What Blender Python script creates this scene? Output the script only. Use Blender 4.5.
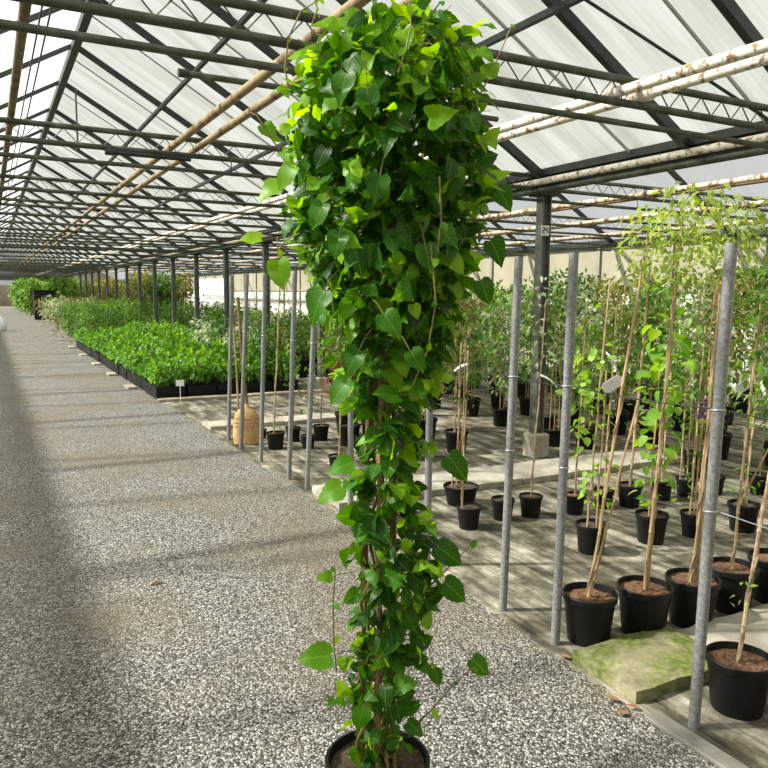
import bpy, math, random
from mathutils import Vector, Matrix
S = bpy.context.scene
for o in list(bpy.data.objects):
    bpy.data.objects.remove(o)
COL = S.collection
R = math.radians
# ------------------------------------------------------------------ camera
FPX, EYE = 735.0, 1.65
pitch, yaw, roll = R(7.0), R(28.2), R(0.5)
fw = Vector((math.sin(yaw)*math.cos(pitch), math.cos(yaw)*math.cos(pitch), -math.sin(pitch)))
rt = Vector((math.cos(yaw), -math.sin(yaw), 0))
up = rt.cross(fw)
cr, sr = math.cos(roll), math.sin(roll)
rt, up = cr*rt + sr*up, -sr*rt + cr*up
cam = bpy.data.cameras.new('camera')
cam.sensor_width = 36
cam.lens = FPX*36/768
cam.clip_end = 500
co = bpy.data.objects.new('camera', cam)
COL.objects.link(co)
m = Matrix((rt, up, -fw)).transposed().to_4x4()
m.translation = (0, 0, EYE)
co.matrix_world = m
S.camera = co
CAM = Vector((0, 0, EYE))


def at(px, py, z=0.0):
    """the point of the photograph that lies at height z"""
    d = rt*((px-384)/FPX) + up*((384-py)/FPX) + fw
    return CAM + d*((z-EYE)/d.z)


def at_x(px, py, X):
    d = rt*((px-384)/FPX) + up*((384-py)/FPX) + fw
    return CAM + d*(X/d.x)


def at_depth(px, py, dep):
    return CAM + (rt*((px-384)/FPX) + up*((384-py)/FPX) + fw)*dep


def depth(p):
    return (Vector(p)-CAM).dot(fw)


# ------------------------------------------------------------------ world, sun, exposure
W = bpy.data.worlds.new('sky')
S.world = W
W.use_nodes = True
bg = W.node_tree.nodes['Background']
bg.inputs[0].default_value = (0.93, 0.97, 1.0, 1)
bg.inputs[1].default_value = 0.42
sl = bpy.data.lights.new('sun', 'SUN')
sl.energy = 12.0
sl.angle = R(2.6)
sl.color = (1.0, 0.95, 0.85)
so = bpy.data.objects.new('sun', sl)
COL.objects.link(so)
SUN_FROM = Vector((-0.85, 0.40, 0.82)).normalized()
so.rotation_euler = SUN_FROM.to_track_quat('Z', 'Y').to_euler()
so.location = (-8, 4, 12)
vs = S.view_settings
vs.view_transform = 'Standard'
vs.look = 'None'
vs.exposure = 0.05
vs.gamma = 1
vs.use_curve_mapping = False
S.cycles.max_bounces = 10
S.cycles.transparent_max_bounces = 24
S.cycles.transmission_bounces = 8
S.cycles.diffuse_bounces = 4
S.cycles.sample_clamp_indirect = 6

# ------------------------------------------------------------------ materials


class NT:
    def __init__(s, name):
        s.m = bpy.data.materials.new(name)
        s.m.use_nodes = True
        s.t = s.m.node_tree
        s.t.nodes.clear()
        s.out = s.n('ShaderNodeOutputMaterial')

    def n(s, typ, **kw):
        nd = s.t.nodes.new(typ)
        for k, v in kw.items():
            if k.startswith('i_'):
                key = k[2:]
                nd.inputs[int(key) if key.isdigit() else key.replace('_', ' ')].default_value = v
            else:
                setattr(nd, k, v)
        return nd

    def l(s, a, b):
        s.t.links.new(a, b)

    def coords(s, scale=(1, 1, 1), kind='Object'):
        tc = s.n('ShaderNodeTexCoord')
        mp = s.n('ShaderNodeMapping')
        mp.inputs['Scale'].default_value = scale
        s.l(tc.outputs[kind], mp.inputs['Vector'])
        return mp.outputs['Vector']

    def noise(s, vec, scale, detail=4, rough=0.55):
        nd = s.n('ShaderNodeTexNoise', i_Scale=scale, i_Detail=detail, i_Roughness=rough)
        if vec is not None:
            s.l(vec, nd.inputs['Vector'])
        return nd.outputs['Fac']

    def ramp(s, fac, stops):
        r = s.n('ShaderNodeValToRGB')
        el = r.color_ramp.elements
        while len(el) < len(stops):
            el.new(0.5)
        for e, (p, c) in zip(el, stops):
            e.position = p
            e.color = (*c, 1)
        s.l(fac, r.inputs['Fac'])
        return r.outputs['Color']

    def mix(s, fac, a, b, mode='MIX'):
        x = s.n('ShaderNodeMix', data_type='RGBA', blend_type=mode)
        for i, v in ((0, fac), (6, a), (7, b)):
            if hasattr(v, 'links') or isinstance(v, bpy.types.NodeSocket):
                s.l(v, x.inputs[i])
            else:
                x.inputs[i].default_value = v if i == 0 else (*v, 1)
        return x.outputs[2]

    def bump(s, h, strength=0.5, dist=0.01):
        b = s.n('ShaderNodeBump', i_Strength=strength, i_Distance=dist)
        s.l(h, b.inputs['Height'])
        return b.outputs['Normal']

    def bsdf(s, color, rough=0.6, metal=0.0, normal=None, spec=0.5):
        p = s.n('ShaderNodeBsdfPrincipled')
        if isinstance(color, bpy.types.NodeSocket):
            s.l(color, p.inputs['Base Color'])
        else:
            p.inputs['Base Color'].default_value = (*color, 1)
        if isinstance(rough, bpy.types.NodeSocket):
            s.l(rough, p.inputs['Roughness'])
        else:
            p.inputs['Roughness'].default_value = rough
        p.inputs['Metallic'].default_value = metal
        p.inputs['Specular IOR Level'].default_value = spec
        if normal is not None:
            s.l(normal, p.inputs['Normal'])
        return p.outputs[0]

    def done(s, shader):
        s.l(shader, s.out.inputs['Surface'])
        return s.m


def mat_noise(name, stops, scale=8, rough=0.6, metal=0.0, stretch=(1, 1, 1), bump=0.0, bdist=0.003, detail=5, spec=0.5):
    t = NT(name)
    v = t.coords(stretch)
    f = t.noise(v, scale, detail)
    c = t.ramp(f, stops)
    nrm = t.bump(t.noise(v, scale*2.5, 4), bump, bdist) if bump else None
    return t.done(t.bsdf(c, rough, metal, nrm, spec))


def mat_leaf(name, dark, mid, light, trans=0.4, rough=0.42):
    t = NT(name)
    a = t.n('ShaderNodeAttribute', attribute_name='age_tone')
    oi = t.n('ShaderNodeObjectInfo')
    ad = t.n('ShaderNodeMath', operation='MULTIPLY_ADD', i_1=0.22, i_2=-0.11)
    t.l(oi.outputs['Random'], ad.inputs[0])
    sm = t.n('ShaderNodeMath', operation='ADD', use_clamp=True)
    t.l(a.outputs['Fac'], sm.inputs[0])
    t.l(ad.outputs[0], sm.inputs[1])
    c = t.ramp(sm.outputs[0], [(0.0, dark), (0.5, mid), (1.0, light)])
    # pale midrib and side veins drawn along each blade
    bl = t.n('ShaderNodeAttribute', attribute_name='blade')
    sx = t.n('ShaderNodeSeparateXYZ')
    t.l(bl.outputs['Vector'], sx.inputs[0])

    def mth(op, a, b=None, c=None):
        nd = t.n('ShaderNodeMath', operation=op)
        for i, q in enumerate((a, b, c)):
            if q is None:
                continue
            if isinstance(q, bpy.types.NodeSocket):
                t.l(q, nd.inputs[i])
            else:
                nd.inputs[i].default_value = q
        return nd.outputs[0]
    au = mth('ABSOLUTE', sx.outputs[0])
    side = mth('FRACT', mth('MULTIPLY', mth('SUBTRACT', sx.outputs[1], mth('MULTIPLY', au, 0.75)), 6.0))
    sv = mth('LESS_THAN', mth('ABSOLUTE', mth('SUBTRACT', side, 0.5)), 0.07)
    mr = mth('LESS_THAN', au, 0.022)
    vein = mth('MAXIMUM', mth('MULTIPLY', sv, 0.45), mr)
    c = t.mix(mth('MULTIPLY', vein, 0.32), c, light)
    nz = mth('ADD', t.noise(t.coords(), 60, 2), mth('MULTIPLY', mth('ABSOLUTE', mth('SUBTRACT', side, 0.5)), 0.5))
    p = t.bsdf(c, rough, 0, t.bump(nz, 0.3, 0.002), 0.26)
    tr = t.n('ShaderNodeBsdfTranslucent')
    hs = t.n('ShaderNodeHueSaturation', i_Hue=0.48, i_Saturation=1.15, i_Value=1.9)
    t.l(c, hs.inputs['Color'])
    t.l(hs.outputs[0], tr.inputs[0])
    mx = t.n('ShaderNodeMixShader', i_0=trans)
    t.l(p, mx.inputs[1])
    t.l(tr.outputs[0], mx.inputs[2])
    return t.done(mx.outputs[0])


def mat_gravel():
    t = NT('gravel')
    v = t.coords()
    nz = t.n('ShaderNodeTexNoise', i_Scale=40.0, i_Detail=2)
    t.l(v, nz.inputs['Vector'])
    off = t.n('ShaderNodeVectorMath', operation='MULTIPLY_ADD')
    t.l(nz.outputs['Color'], off.inputs[0])
    off.inputs[1].default_value = (0.012, 0.012, 0.0)
    t.l(v, off.inputs[2])
    vo = t.n('ShaderNodeTexVoronoi', i_Scale=120.0, i_Randomness=1.0)
    t.l(off.outputs[0], vo.inputs['Vector'])
    sep = t.n('ShaderNodeSeparateColor')
    t.l(vo.outputs['Color'], sep.inputs[0])
    stone = t.ramp(sep.outputs[0], [(0.0, (0.030, 0.029, 0.026)), (0.35, (0.125, 0.12, 0.105)), (0.7, (0.265, 0.26, 0.235)), (1.0, (0.62, 0.61, 0.57))])
    # dark gaps between the stones
    gap = t.ramp(vo.outputs['Distance'], [(0.45, (1, 1, 1)), (0.85, (0.35, 0.33, 0.28))])
    c = t.mix(1.0, stone, gap, 'MULTIPLY')
    # trodden, muddy patches where fines show between the stones
    f = t.noise(v, 0.75, 5, 0.6)
    mud = t.ramp(f, [(0.45, (0, 0, 0)), (0.60, (1, 1, 1))])
    fine = t.ramp(t.noise(v, 120, 3), [(0.3, (0.085, 0.067, 0.04)), (0.7, (0.25, 0.21, 0.145))])
    sm = t.n('ShaderNodeMath', operation='MULTIPLY', i_1=0.55)
    t.l(mud, sm.inputs[0])
    c = t.mix(sm.outputs[0], c, fine)
    inv = t.n('ShaderNodeMath', operation='SUBTRACT', i_0=1.0)
    t.l(vo.outputs['Distance'], inv.inputs[1])
    return t.done(t.bsdf(c, 0.85, 0, t.bump(inv.outputs[0], 0.75, 0.012), 0.25))


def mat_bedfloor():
    t = NT('shadow_streaked_bed_floor')
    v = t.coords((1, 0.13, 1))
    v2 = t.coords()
    a = t.noise(v, 8, 7, 0.72)  # streaks along the path: sheet folds and pipe shadows put into the colour
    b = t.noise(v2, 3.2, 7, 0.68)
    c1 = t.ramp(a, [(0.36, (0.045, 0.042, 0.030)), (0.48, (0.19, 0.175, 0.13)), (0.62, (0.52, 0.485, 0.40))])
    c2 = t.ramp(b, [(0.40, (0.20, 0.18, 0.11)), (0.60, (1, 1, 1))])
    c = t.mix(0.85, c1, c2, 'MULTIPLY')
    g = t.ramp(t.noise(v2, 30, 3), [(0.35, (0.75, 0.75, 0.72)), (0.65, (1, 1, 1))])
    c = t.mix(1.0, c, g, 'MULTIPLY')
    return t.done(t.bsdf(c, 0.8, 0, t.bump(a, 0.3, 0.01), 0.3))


def mat_roof(name, trans, tint, grime, ribs=True):
    t = NT(name)
    v = t.coords()
    tp = t.n('ShaderNodeBsdfTransparent')
    tl = t.n('ShaderNodeBsdfTranslucent')
    f = t.noise(t.coords((0.25, 2.2, 0.25)), 2.0, 5, 0.6)
    c = t.ramp(f, [(0.3, grime), (0.6, tint)])
    if ribs:
        wv = t.n('ShaderNodeTexWave', i_Scale=6.0, i_Distortion=0.0, bands_direction='Y')
        t.l(v, wv.inputs['Vector'])
        rb = t.ramp(wv.outputs['Fac'], [(0.0, (0.95, 0.95, 0.95)), (0.5, (1, 1, 1))])
        c = t.mix(1.0, c, rb, 'MULTIPLY')
    t.l(c, tl.inputs[0])
    t.l(c, tp.inputs[0])
    mx = t.n('ShaderNodeMixShader', i_0=trans)
    t.l(tl.outputs[0], mx.inputs[1])
    t.l(tp.outputs[0], mx.inputs[2])
    return t.done(mx.outputs[0])


def mat_flaky(name, paint, rust, lo, hi, scale=14):
    t = NT(name)
    v = t.coords()
    f = t.noise(v, scale, 6, 0.65)
    k = t.ramp(f, [(lo, (0, 0, 0)), (hi, (1, 1, 1))])
    r = t.ramp(t.noise(v, scale*2, 4), [(0.3, rust[0]), (0.7, rust[1])])
    c = t.mix(k, paint, r)
    return t.done(t.bsdf(c, 0.65, 0, t.bump(f, 0.3, 0.003), 0.3))


M = {}
M['gravel'] = mat_gravel()
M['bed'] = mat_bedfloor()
M['roof'] = mat_roof('ribbed_roof_sheet', 0.18, (0.76, 0.79, 0.76), (0.55, 0.57, 0.52))
M['roof2'] = mat_roof('pale_roof_sheet', 0.68, (0.93, 0.95, 0.95), (0.85, 0.87, 0.85))
M['glass'] = mat_roof('clear_roof_pane', 0.66, (0.97, 0.98, 1.0), (0.93, 0.95, 0.97), False)
M['steel'] = mat_noise('weathered_steel', [(0.3, (0.035, 0.040, 0.024)), (0.55, (0.075, 0.083, 0.055)), (0.75, (0.15, 0.155, 0.115))], 9, 0.55, 0.25, bump=0.2)
M['frame'] = mat_noise('dark_frame_bar', [(0.3, (0.014, 0.018, 0.016)), (0.7, (0.04, 0.048, 0.042))], 6, 0.5, 0.2)
M['thinbar'] = mat_noise('pale_glazing_bar', [(0.3, (0.28, 0.29, 0.28)), (0.7, (0.42, 0.43, 0.41))], 6, 0.6, 0.1)
M['galv'] = mat_noise('galvanised_tube', [(0.3, (0.15, 0.158, 0.158)), (0.5, (0.24, 0.25, 0.25)), (0.72, (0.34, 0.35, 0.35))], 70, 0.5, 0.35, bump=0.15)
M['column'] = mat_noise('column_steel', [(0.3, (0.085, 0.095, 0.085)), (0.7, (0.20, 0.215, 0.195))], 10, 0.5, 0.3)
M['whitepipe'] = mat_flaky('flaking_white_paint', (0.74, 0.70, 0.61), ((0.10, 0.05, 0.018), (0.30, 0.19, 0.09)), 0.52, 0.60, 22)
M['tanpipe'] = mat_flaky('rusty_tan_pipe', (0.30, 0.235, 0.12), ((0.08, 0.05, 0.022), (0.17, 0.11, 0.05)), 0.48, 0.62, 10)
M['tanwhite'] = mat_flaky('tan_white_pipe', (0.62, 0.53, 0.40), ((0.10, 0.045, 0.018), (0.28, 0.15, 0.07)), 0.48, 0.56, 16)
M['rustpipe'] = mat_flaky('rusted_pipe', (0.36, 0.25, 0.15), ((0.07, 0.035, 0.02), (0.20, 0.095, 0.045)), 0.46, 0.56, 9)
M['brownpipe'] = mat_flaky('brown_pipe', (0.20, 0.15, 0.075), ((0.05, 0.03, 0.015), (0.13, 0.08, 0.035)), 0.45, 0.6, 9)
M['concrete'] = mat_noise('concrete', [(0.3, (0.24, 0.22, 0.17)), (0.7, (0.46, 0.43, 0.35))], 7, 0.85, bump=0.3)


def mat_moss():
    t = NT('mossy_slab')
    v = t.coords()
    base = t.ramp(t.noise(v, 12, 5), [(0.3, (0.17, 0.15, 0.09)), (0.7, (0.38, 0.35, 0.24))])
    moss = t.ramp(t.noise(v, 40, 3), [(0.3, (0.06, 0.085, 0.018)), (0.7, (0.20, 0.22, 0.06))])
    f = t.ramp(t.noise(v, 4.5, 6, 0.65), [(0.36, (0, 0, 0)), (0.56, (1, 1, 1))])
    return t.done(t.bsdf(t.mix(f, base, moss), 0.9, 0, t.bump(t.noise(v, 30, 5), 0.5, 0.008), 0.2))


M['moss'] = mat_moss()
M['timber'] = mat_noise('grey_timber', [(0.3, (0.22, 0.18, 0.12)), (0.7, (0.46, 0.40, 0.29))], 6, 0.8, stretch=(0.3, 3, 3))
M['pot'] = mat_noise('black_plastic', [(0.3, (0.006, 0.0065, 0.007)), (0.7, (0.011, 0.0115, 0.012))], 5, 0.5, spec=0.22)
M['soil'] = mat_noise('bark_compost', [(0.3, (0.045, 0.02, 0.01)), (0.5, (0.15, 0.075, 0.035)), (0.72, (0.30, 0.17, 0.09))], 60, 0.95, bump=1.0, bdist=0.012)
M['soil_dark'] = mat_noise('dark_compost', [(0.3, (0.03, 0.02, 0.012)), (0.7, (0.13, 0.09, 0.05))], 60, 0.95, bump=1.0, bdist=0.01)
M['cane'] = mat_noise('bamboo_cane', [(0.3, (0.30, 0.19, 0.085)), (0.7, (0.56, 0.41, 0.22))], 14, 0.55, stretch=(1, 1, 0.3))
M['bark'] = mat_noise('vine_bark', [(0.3, (0.16, 0.10, 0.055)), (0.7, (0.50, 0.38, 0.24))], 26, 0.8, bump=0.3)
M['stem'] = mat_noise('green_red_stem', [(0.3, (0.13, 0.06, 0.025)), (0.7, (0.22, 0.20, 0.05))], 18, 0.6)
M['darkcane'] = mat_noise('dark_cane', [(0.3, (0.12, 0.06, 0.025)), (0.7, (0.36, 0.21, 0.10))], 14, 0.7, stretch=(1, 1, 0.3))  # darker and browner than the plain bamboo cane
M['wall'] = mat_noise('cream_wall_panel', [(0.3, (0.30, 0.275, 0.195)), (0.7, (0.42, 0.39, 0.30))], 1.2, 0.8, stretch=(1, 1, 0.3))
M['sheet'] = mat_noise('white_wall_sheet', [(0.3, (0.66, 0.64, 0.56)), (0.7, (0.82, 0.81, 0.74))], 1.5, 0.7)
M['wallpost'] = mat_noise('wall_post', [(0.3, (0.24, 0.23, 0.19)), (0.7, (0.36, 0.35, 0.29))], 3, 0.8)
M['white'] = mat_noise('white_plastic', [(0.3, (0.80, 0.81, 0.82)), (0.7, (0.90, 0.90, 0.91))], 8, 0.5)
M['ink'] = mat_noise('grey_print', [(0.3, (0.40, 0.40, 0.42)), (0.7, (0.55, 0.55, 0.57))], 90, 0.7)
M['blackink'] = mat_noise('black_print', [(0.3, (0.02, 0.02, 0.025)), (0.7, (0.04, 0.04, 0.045))], 20, 0.6)
M['photo'] = mat_noise('flower_photo_print', [(0.40, (0.02, 0.012, 0.03)), (0.52, (0.16, 0.09, 0.20)), (0.60, (0.62, 0.55, 0.66))], 70, 0.35)
M['yellow'] = mat_noise('yellow_print', [(0.3, (0.55, 0.48, 0.05)), (0.7, (0.66, 0.60, 0.09))], 20, 0.4)
M['straw'] = mat_noise('broom_straw', [(0.3, (0.38, 0.22, 0.07)), (0.7, (0.70, 0.48, 0.21))], 18, 0.8, stretch=(8, 8, 0.5), bump=0.8, bdist=0.006)
M['handle'] = mat_noise('worn_broom_handle', [(0.3, (0.16, 0.09, 0.045)), (0.7, (0.34, 0.21, 0.11))], 12, 0.6, stretch=(1, 1, 0.2))
M['wire'] = mat_noise('black_wire', [(0.3, (0.012, 0.014, 0.012)), (0.7, (0.03, 0.034, 0.03))], 20, 0.5)
M['tie'] = mat_noise('galvanised_tie', [(0.3, (0.35, 0.37, 0.38)), (0.7, (0.6, 0.62, 0.63))], 20, 0.4, 0.5)
M['kerb'] = mat_noise('grey_edging', [(0.3, (0.09, 0.085, 0.07)), (0.7, (0.22, 0.21, 0.18))], 6, 0.75, bump=0.2)
M['deadleaf'] = mat_noise('dead_leaf', [(0.3, (0.16, 0.07, 0.03)), (0.7, (0.36, 0.19, 0.09))], 20, 0.8)
M['leaf'] = mat_leaf('vine_leaf', (0.010, 0.055, 0.005), (0.050, 0.195, 0.008), (0.27, 0.50, 0.018), 0.5)
M['lf_pale'] = mat_leaf('pale_young_leaf', (0.16, 0.25, 0.045), (0.26, 0.36, 0.08), (0.40, 0.50, 0.14), 0.45)
M['lf_bright'] = mat_leaf('bright_round_leaf', (0.06, 0.16, 0.02), (0.14, 0.32, 0.04), (0.30, 0.48, 0.08), 0.42)
M['lf_dark'] = mat_leaf('dark_leaf', (0.010, 0.042, 0.008), (0.030, 0.10, 0.016), (0.10, 0.22, 0.03), 0.3)
M['lf_mid'] = mat_leaf('mid_leaf', (0.022, 0.075, 0.010), (0.07, 0.19, 0.025), (0.27, 0.42, 0.09), 0.38)
M['lf_varieg_lit'] = mat_leaf('variegated_highlit_leaf', (0.06, 0.13, 0.04), (0.25, 0.34, 0.16), (0.64, 0.66, 0.48), 0.35)  # whitish end also puts back bed leaf highlights into the colour
M['lf_olive'] = mat_leaf('olive_leaf', (0.08, 0.095, 0.02), (0.17, 0.18, 0.04), (0.32, 0.29, 0.09), 0.35)
M['lf_red'] = mat_leaf('red_brown_leaf', (0.07, 0.02, 0.012), (0.18, 0.06, 0.03), (0.30, 0.16, 0.06), 0.3)
M['lf_tray'] = mat_leaf('fresh_tray_leaf', (0.025, 0.10, 0.010), (0.075, 0.22, 0.022), (0.20, 0.40, 0.06), 0.38)

# ------------------------------------------------------------------ mesh helpers


class MB:
    def __init__(s):
        s.v, s.f, s.a = [], [], []
        s.uv = {}
        s.mi = []

    def add(s, vs, fs, age_tone=0.0, mi=0):
        o = len(s.v)
        s.v.extend(vs)
        s.f.extend([tuple(i+o for i in f) for f in fs])
        s.a.extend([age_tone]*len(vs))
        s.mi.extend([mi]*len(fs))

    def box(s, a, b, mi=0, bev=0.0):
        x0, y0, z0 = a
        x1, y1, z1 = b
        if bev <= 0:
            s.add([(x0, y0, z0), (x1, y0, z0), (x1, y1, z0), (x0, y1, z0), (x0, y0, z1), (x1, y0, z1), (x1, y1, z1), (x0, y1, z1)],
                  [(3, 2, 1, 0), (4, 5, 6, 7), (0, 1, 5, 4), (1, 2, 6, 5), (2, 3, 7, 6), (3, 0, 4, 7)], mi=mi)
        else:
            c = bev
            ring = [(x0+c, y0), (x1-c, y0), (x1, y0+c), (x1, y1-c), (x1-c, y1), (x0+c, y1), (x0, y1-c), (x0, y0+c)]
            ins = [(x0+2*c, y0+c), (x1-2*c, y0+c), (x1-c, y0+2*c), (x1-c, y1-2*c), (x1-2*c, y1-c), (x0+2*c, y1-c), (x0+c, y1-2*c), (x0+c, y0+2*c)]
            vs = [(x, y, z0) for x, y in ring] + [(x, y, z1-c) for x, y in ring] + [(x, y, z1) for x, y in ins]
            fs = [tuple(reversed(range(8))), tuple(range(16, 24))]
            for k in range(2):
                for i in range(8):
                    j = (i+1) % 8
                    fs.append((k*8+i, k*8+j, k*8+8+j, k*8+8+i))
            s.add(vs, fs, mi=mi)

    def tube(s, pts, r, n=8, cap=True, mi=0, age_tone=0.0):
        pts = [Vector(p) for p in pts]
        rs = r if isinstance(r, (list, tuple)) else [r]*len(pts)
        vs, fs = [], []
        ref = None
        for i, p in enumerate(pts):
            d = (pts[min(i+1, len(pts)-1)] - pts[max(i-1, 0)])
            d = d.normalized() if d.length > 1e-9 else Vector((0, 0, 1))
            if ref is None:
                ref = d.orthogonal().normalized()
            a = (ref - d*ref.dot(d))
            a = a.normalized() if a.length > 1e-6 else d.orthogonal().normalized()
            ref = a
            b = d.cross(a)
            for k in range(n):
                t = 2*math.pi*k/n
                vs.append(tuple(p + (a*math.cos(t)+b*math.sin(t))*rs[i]))
        for i in range(len(pts)-1):
            for k in range(n):
                k2 = (k+1) % n
                fs.append((i*n+k, i*n+k2, (i+1)*n+k2, (i+1)*n+k))
        if cap:
            fs.append(tuple(reversed(range(n))))
            fs.append(tuple((len(pts)-1)*n+k for k in range(n)))
        s.add(vs, fs, age_tone, mi)

    def lathe(s, prof, n=24, c=(0, 0, 0), mi=0):
        vs, fs = [], []
        for r, z in prof:
            for k in range(n):
                t = 2*math.pi*k/n
                vs.append((c[0]+r*math.cos(t), c[1]+r*math.sin(t), c[2]+z))
        for i in range(len(prof)-1):
            for k in range(n):
                k2 = (k+1) % n
                fs.append((i*n+k, i*n+k2, (i+1)*n+k2, (i+1)*n+k))
        s.add(vs, fs, mi=mi)

    def leaf(s, p, d, nrm, L, Wd, age_tone, kind='heart', fold=0.25, droop=0.25, wave=0.0, ph=0.0):
        """a leaf from base p towards d, face normal nrm"""
        d = d.normalized()
        sd = d.cross(nrm)
        if sd.length < 1e-4:
            sd = d.orthogonal()
        sd.normalize()
        nn = sd.cross(d)
        out = OUT[kind]
        mid = MID[kind]
        vs = []
        o0 = len(s.v)
        for (w, y), my in zip(out, mid):
            for q, yy in ((-w, y), (0, my), (w, y)):
                x = q*Wd
                t = yy*L
                z = abs(x)*fold - droop*L*max(yy, 0)**2 + (wave*L*abs(q)*math.sin(7*yy+ph+(2.1 if q > 0 else 0)) if wave else 0)
                s.uv[o0+len(vs)] = (q, yy)
                vs.append(tuple(p + sd*x + d*t + nn*z))
        fs = []
        for i in range(len(out)-1):
            a, b = i*3, i*3+3
            fs.append((a, a+1, b+1, b))
            fs.append((a+1, a+2, b+2, b+1))
        s.add(vs, fs, age_tone)

    def build(s, name, mats, parent=None, smooth=True, loc=None):
        me = bpy.data.meshes.new(name)
        me.from_pydata(s.v, [], s.f)
        for mm in (mats if isinstance(mats, (list, tuple)) else [mats]):
            me.materials.append(mm)
        if any(s.mi):
            me.polygons.foreach_set('material_index', s.mi)
        if smooth:
            me.polygons.foreach_set('use_smooth', [True]*len(me.polygons))
            try:
                me.set_sharp_from_angle(angle=R(40))
            except Exception:
                pass
        at_ = me.attributes.new('age_tone', 'FLOAT', 'POINT')
        at_.data.foreach_set('value', s.a)
        if s.uv:
            fl = [0.0]*(3*len(s.v))
            for k, (u, w) in s.uv.items():
                fl[3*k], fl[3*k+1] = u, w
            me.attributes.new('blade', 'FLOAT_VECTOR', 'POINT').data.foreach_set('vector', fl)
        me.update()
        o = bpy.data.objects.new(name, me)
        COL.objects.link(o)
        if parent:
            o.parent = parent
        if loc is not None:
            o.location = loc
        return o


OUT = {
    'heart': [(0.02, 0.0), (0.24, -0.09), (0.43, 0.0), (0.475, 0.10), (0.52, 0.19), (0.49, 0.30), (0.505, 0.40), (0.425, 0.51), (0.425, 0.60), (0.31, 0.70), (0.27, 0.79), (0.13, 0.89), (0.0, 1.04)],
    'oval': [(0.03, 0.0), (0.38, 0.18), (0.5, 0.42), (0.36, 0.74), (0.0, 1.0)],
    'small': [(0.05, 0.0), (0.5, 0.4), (0.0, 1.0)],
}
MID = {
    'heart': [0.0, 0.02, 0.06, 0.12, 0.20, 0.30, 0.40, 0.50, 0.60, 0.70, 0.79, 0.90, 1.04],
    'oval': [0.0, 0.18, 0.42, 0.74, 1.0],
    'small': [0.0, 0.4, 1.0],
}


def tag(o, label=None, cat=None, group=None, kind=None):
    for k, v in (('label', label), ('category', cat), ('group', group), ('kind', kind)):
        if v:
            o[k] = v
    return o


def empty(name, loc=(0, 0, 0), label=None, cat=None, group=None, rz=0):
    o = bpy.data.objects.new(name, None)
    o.empty_display_size = 0.1
    COL.objects.link(o)
    o.location = loc
    o.rotation_euler.z = rz
    return tag(o, label, cat, group)


def copy_tree(o, parent=None):
    c = o.copy()
    COL.objects.link(c)
    if parent:
        c.parent = parent
    for ch in list(o.children):
        copy_tree(ch, c)
    return c


def structure(o):
    o['kind'] = 'structure'
    return o


# ------------------------------------------------------------------ measures of the glasshouse
XR, ZR = 1.18, 4.93            # ridge over the gravel path
XG, ZG = 4.92, 2.78            # gutter line on the columns
XL = 2*XR-XG                   # far gutter on the other side of the path
XW = 11.5                      # side wall
XR2, ZR2 = (XG+XW)/2, ZG+0.577*(XW-XG)/2
Y0, PITCH = 3.05, 2.79
YB, YE = -4.0, 80.0

# ground
b = MB()
b.add([(-30, -8, 0), (2.4, -8, 0), (2.4, 140, 0), (-30, 140, 0)], [(0, 1, 2, 3)])
structure(b.build('floor', M['gravel'], smooth=False))
b = MB()
rg = random.Random(21)
ys = [-8 + 0.06*i for i in range(340)] + [13+2*i for i in range(64)]
edge = [(2.235 + rg.uniform(-0.03, 0.03) + 0.02*math.sin(2.3*y), y, 0.0005) for y in ys]
b.add(edge + [(XW+0.3, y, 0.0005) for y in ys], [(i, len(ys)+i, len(ys)+i+1, i+1) for i in range(len(ys)-1)])
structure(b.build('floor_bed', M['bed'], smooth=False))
b = MB()
b.box((2.19, -2, 0.001), (2.27, 1.9, 0.016), bev=0.004)
structure(b.build('trim_1', M['kerb'], smooth=False))

# roof sheets


def slope(name, xa, za, xb, zb, mat):
    b = MB()
    b.add([(xa, YB, za), (xb, YB, zb), (xb, YE, zb), (xa, YE, za)], [(0, 1, 2, 3)])
    return structure(b.build(name, mat, smooth=False))


slope('ceiling', XR, ZR, XG, ZG, M['roof'])
slope('ceiling', XL, ZG, XR, ZR, M['glass'])
slope('ceiling', 2*XL-XG, ZG, 2*XL-XR, ZR, M['roof'])
slope('ceiling', 2*XL-XR, ZR, XL, ZG, M['roof'])
slope('ceiling', XG, ZG, XR2, ZR2, M['roof2'])
slope('ceiling', XR2, ZR2, XW, ZG, M['roof2'])


def bar_mesh(xa, za, xb, zb, w, h, drop):
    """a bar of width w and depth h under the slope a-b, at y = 0"""
    d = Vector((xb-xa, 0, zb-za)).normalized()
    n = Vector((-d.z, 0, d.x))
    if n.z < 0:
        n = -n
    b = MB()
    A, B = Vector((xa, 0, za)), Vector((xb, 0, zb))
    vs = []
    for P in (A, B):
        for yy, k in ((-w/2, -drop), (w/2, -drop), (w/2, -drop-h), (-w/2, -drop-h)):
            q = P + n*k
            vs.append((q.x, yy, q.z))
    b.add(vs, [(0, 1, 2, 3), (7, 6, 5, 4), (0, 4, 5, 1), (1, 5, 6, 2), (2, 6, 7, 3), (3, 7, 4, 0)])
    return b


tn = 0


def bars(xa, za, xb, zb, ys, w, h, mat, drop=0.005):
    global tn
    first = None
    for y in ys:
        tn += 1
        if first is None:
            o = first = bar_mesh(xa, za, xb, zb, w, h, drop).build('trim_rafter', mat, smooth=False)
        else:
            o = first.copy()
            COL.objects.link(o)
        o.location = (0, y, 0)
        structure(o)


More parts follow.
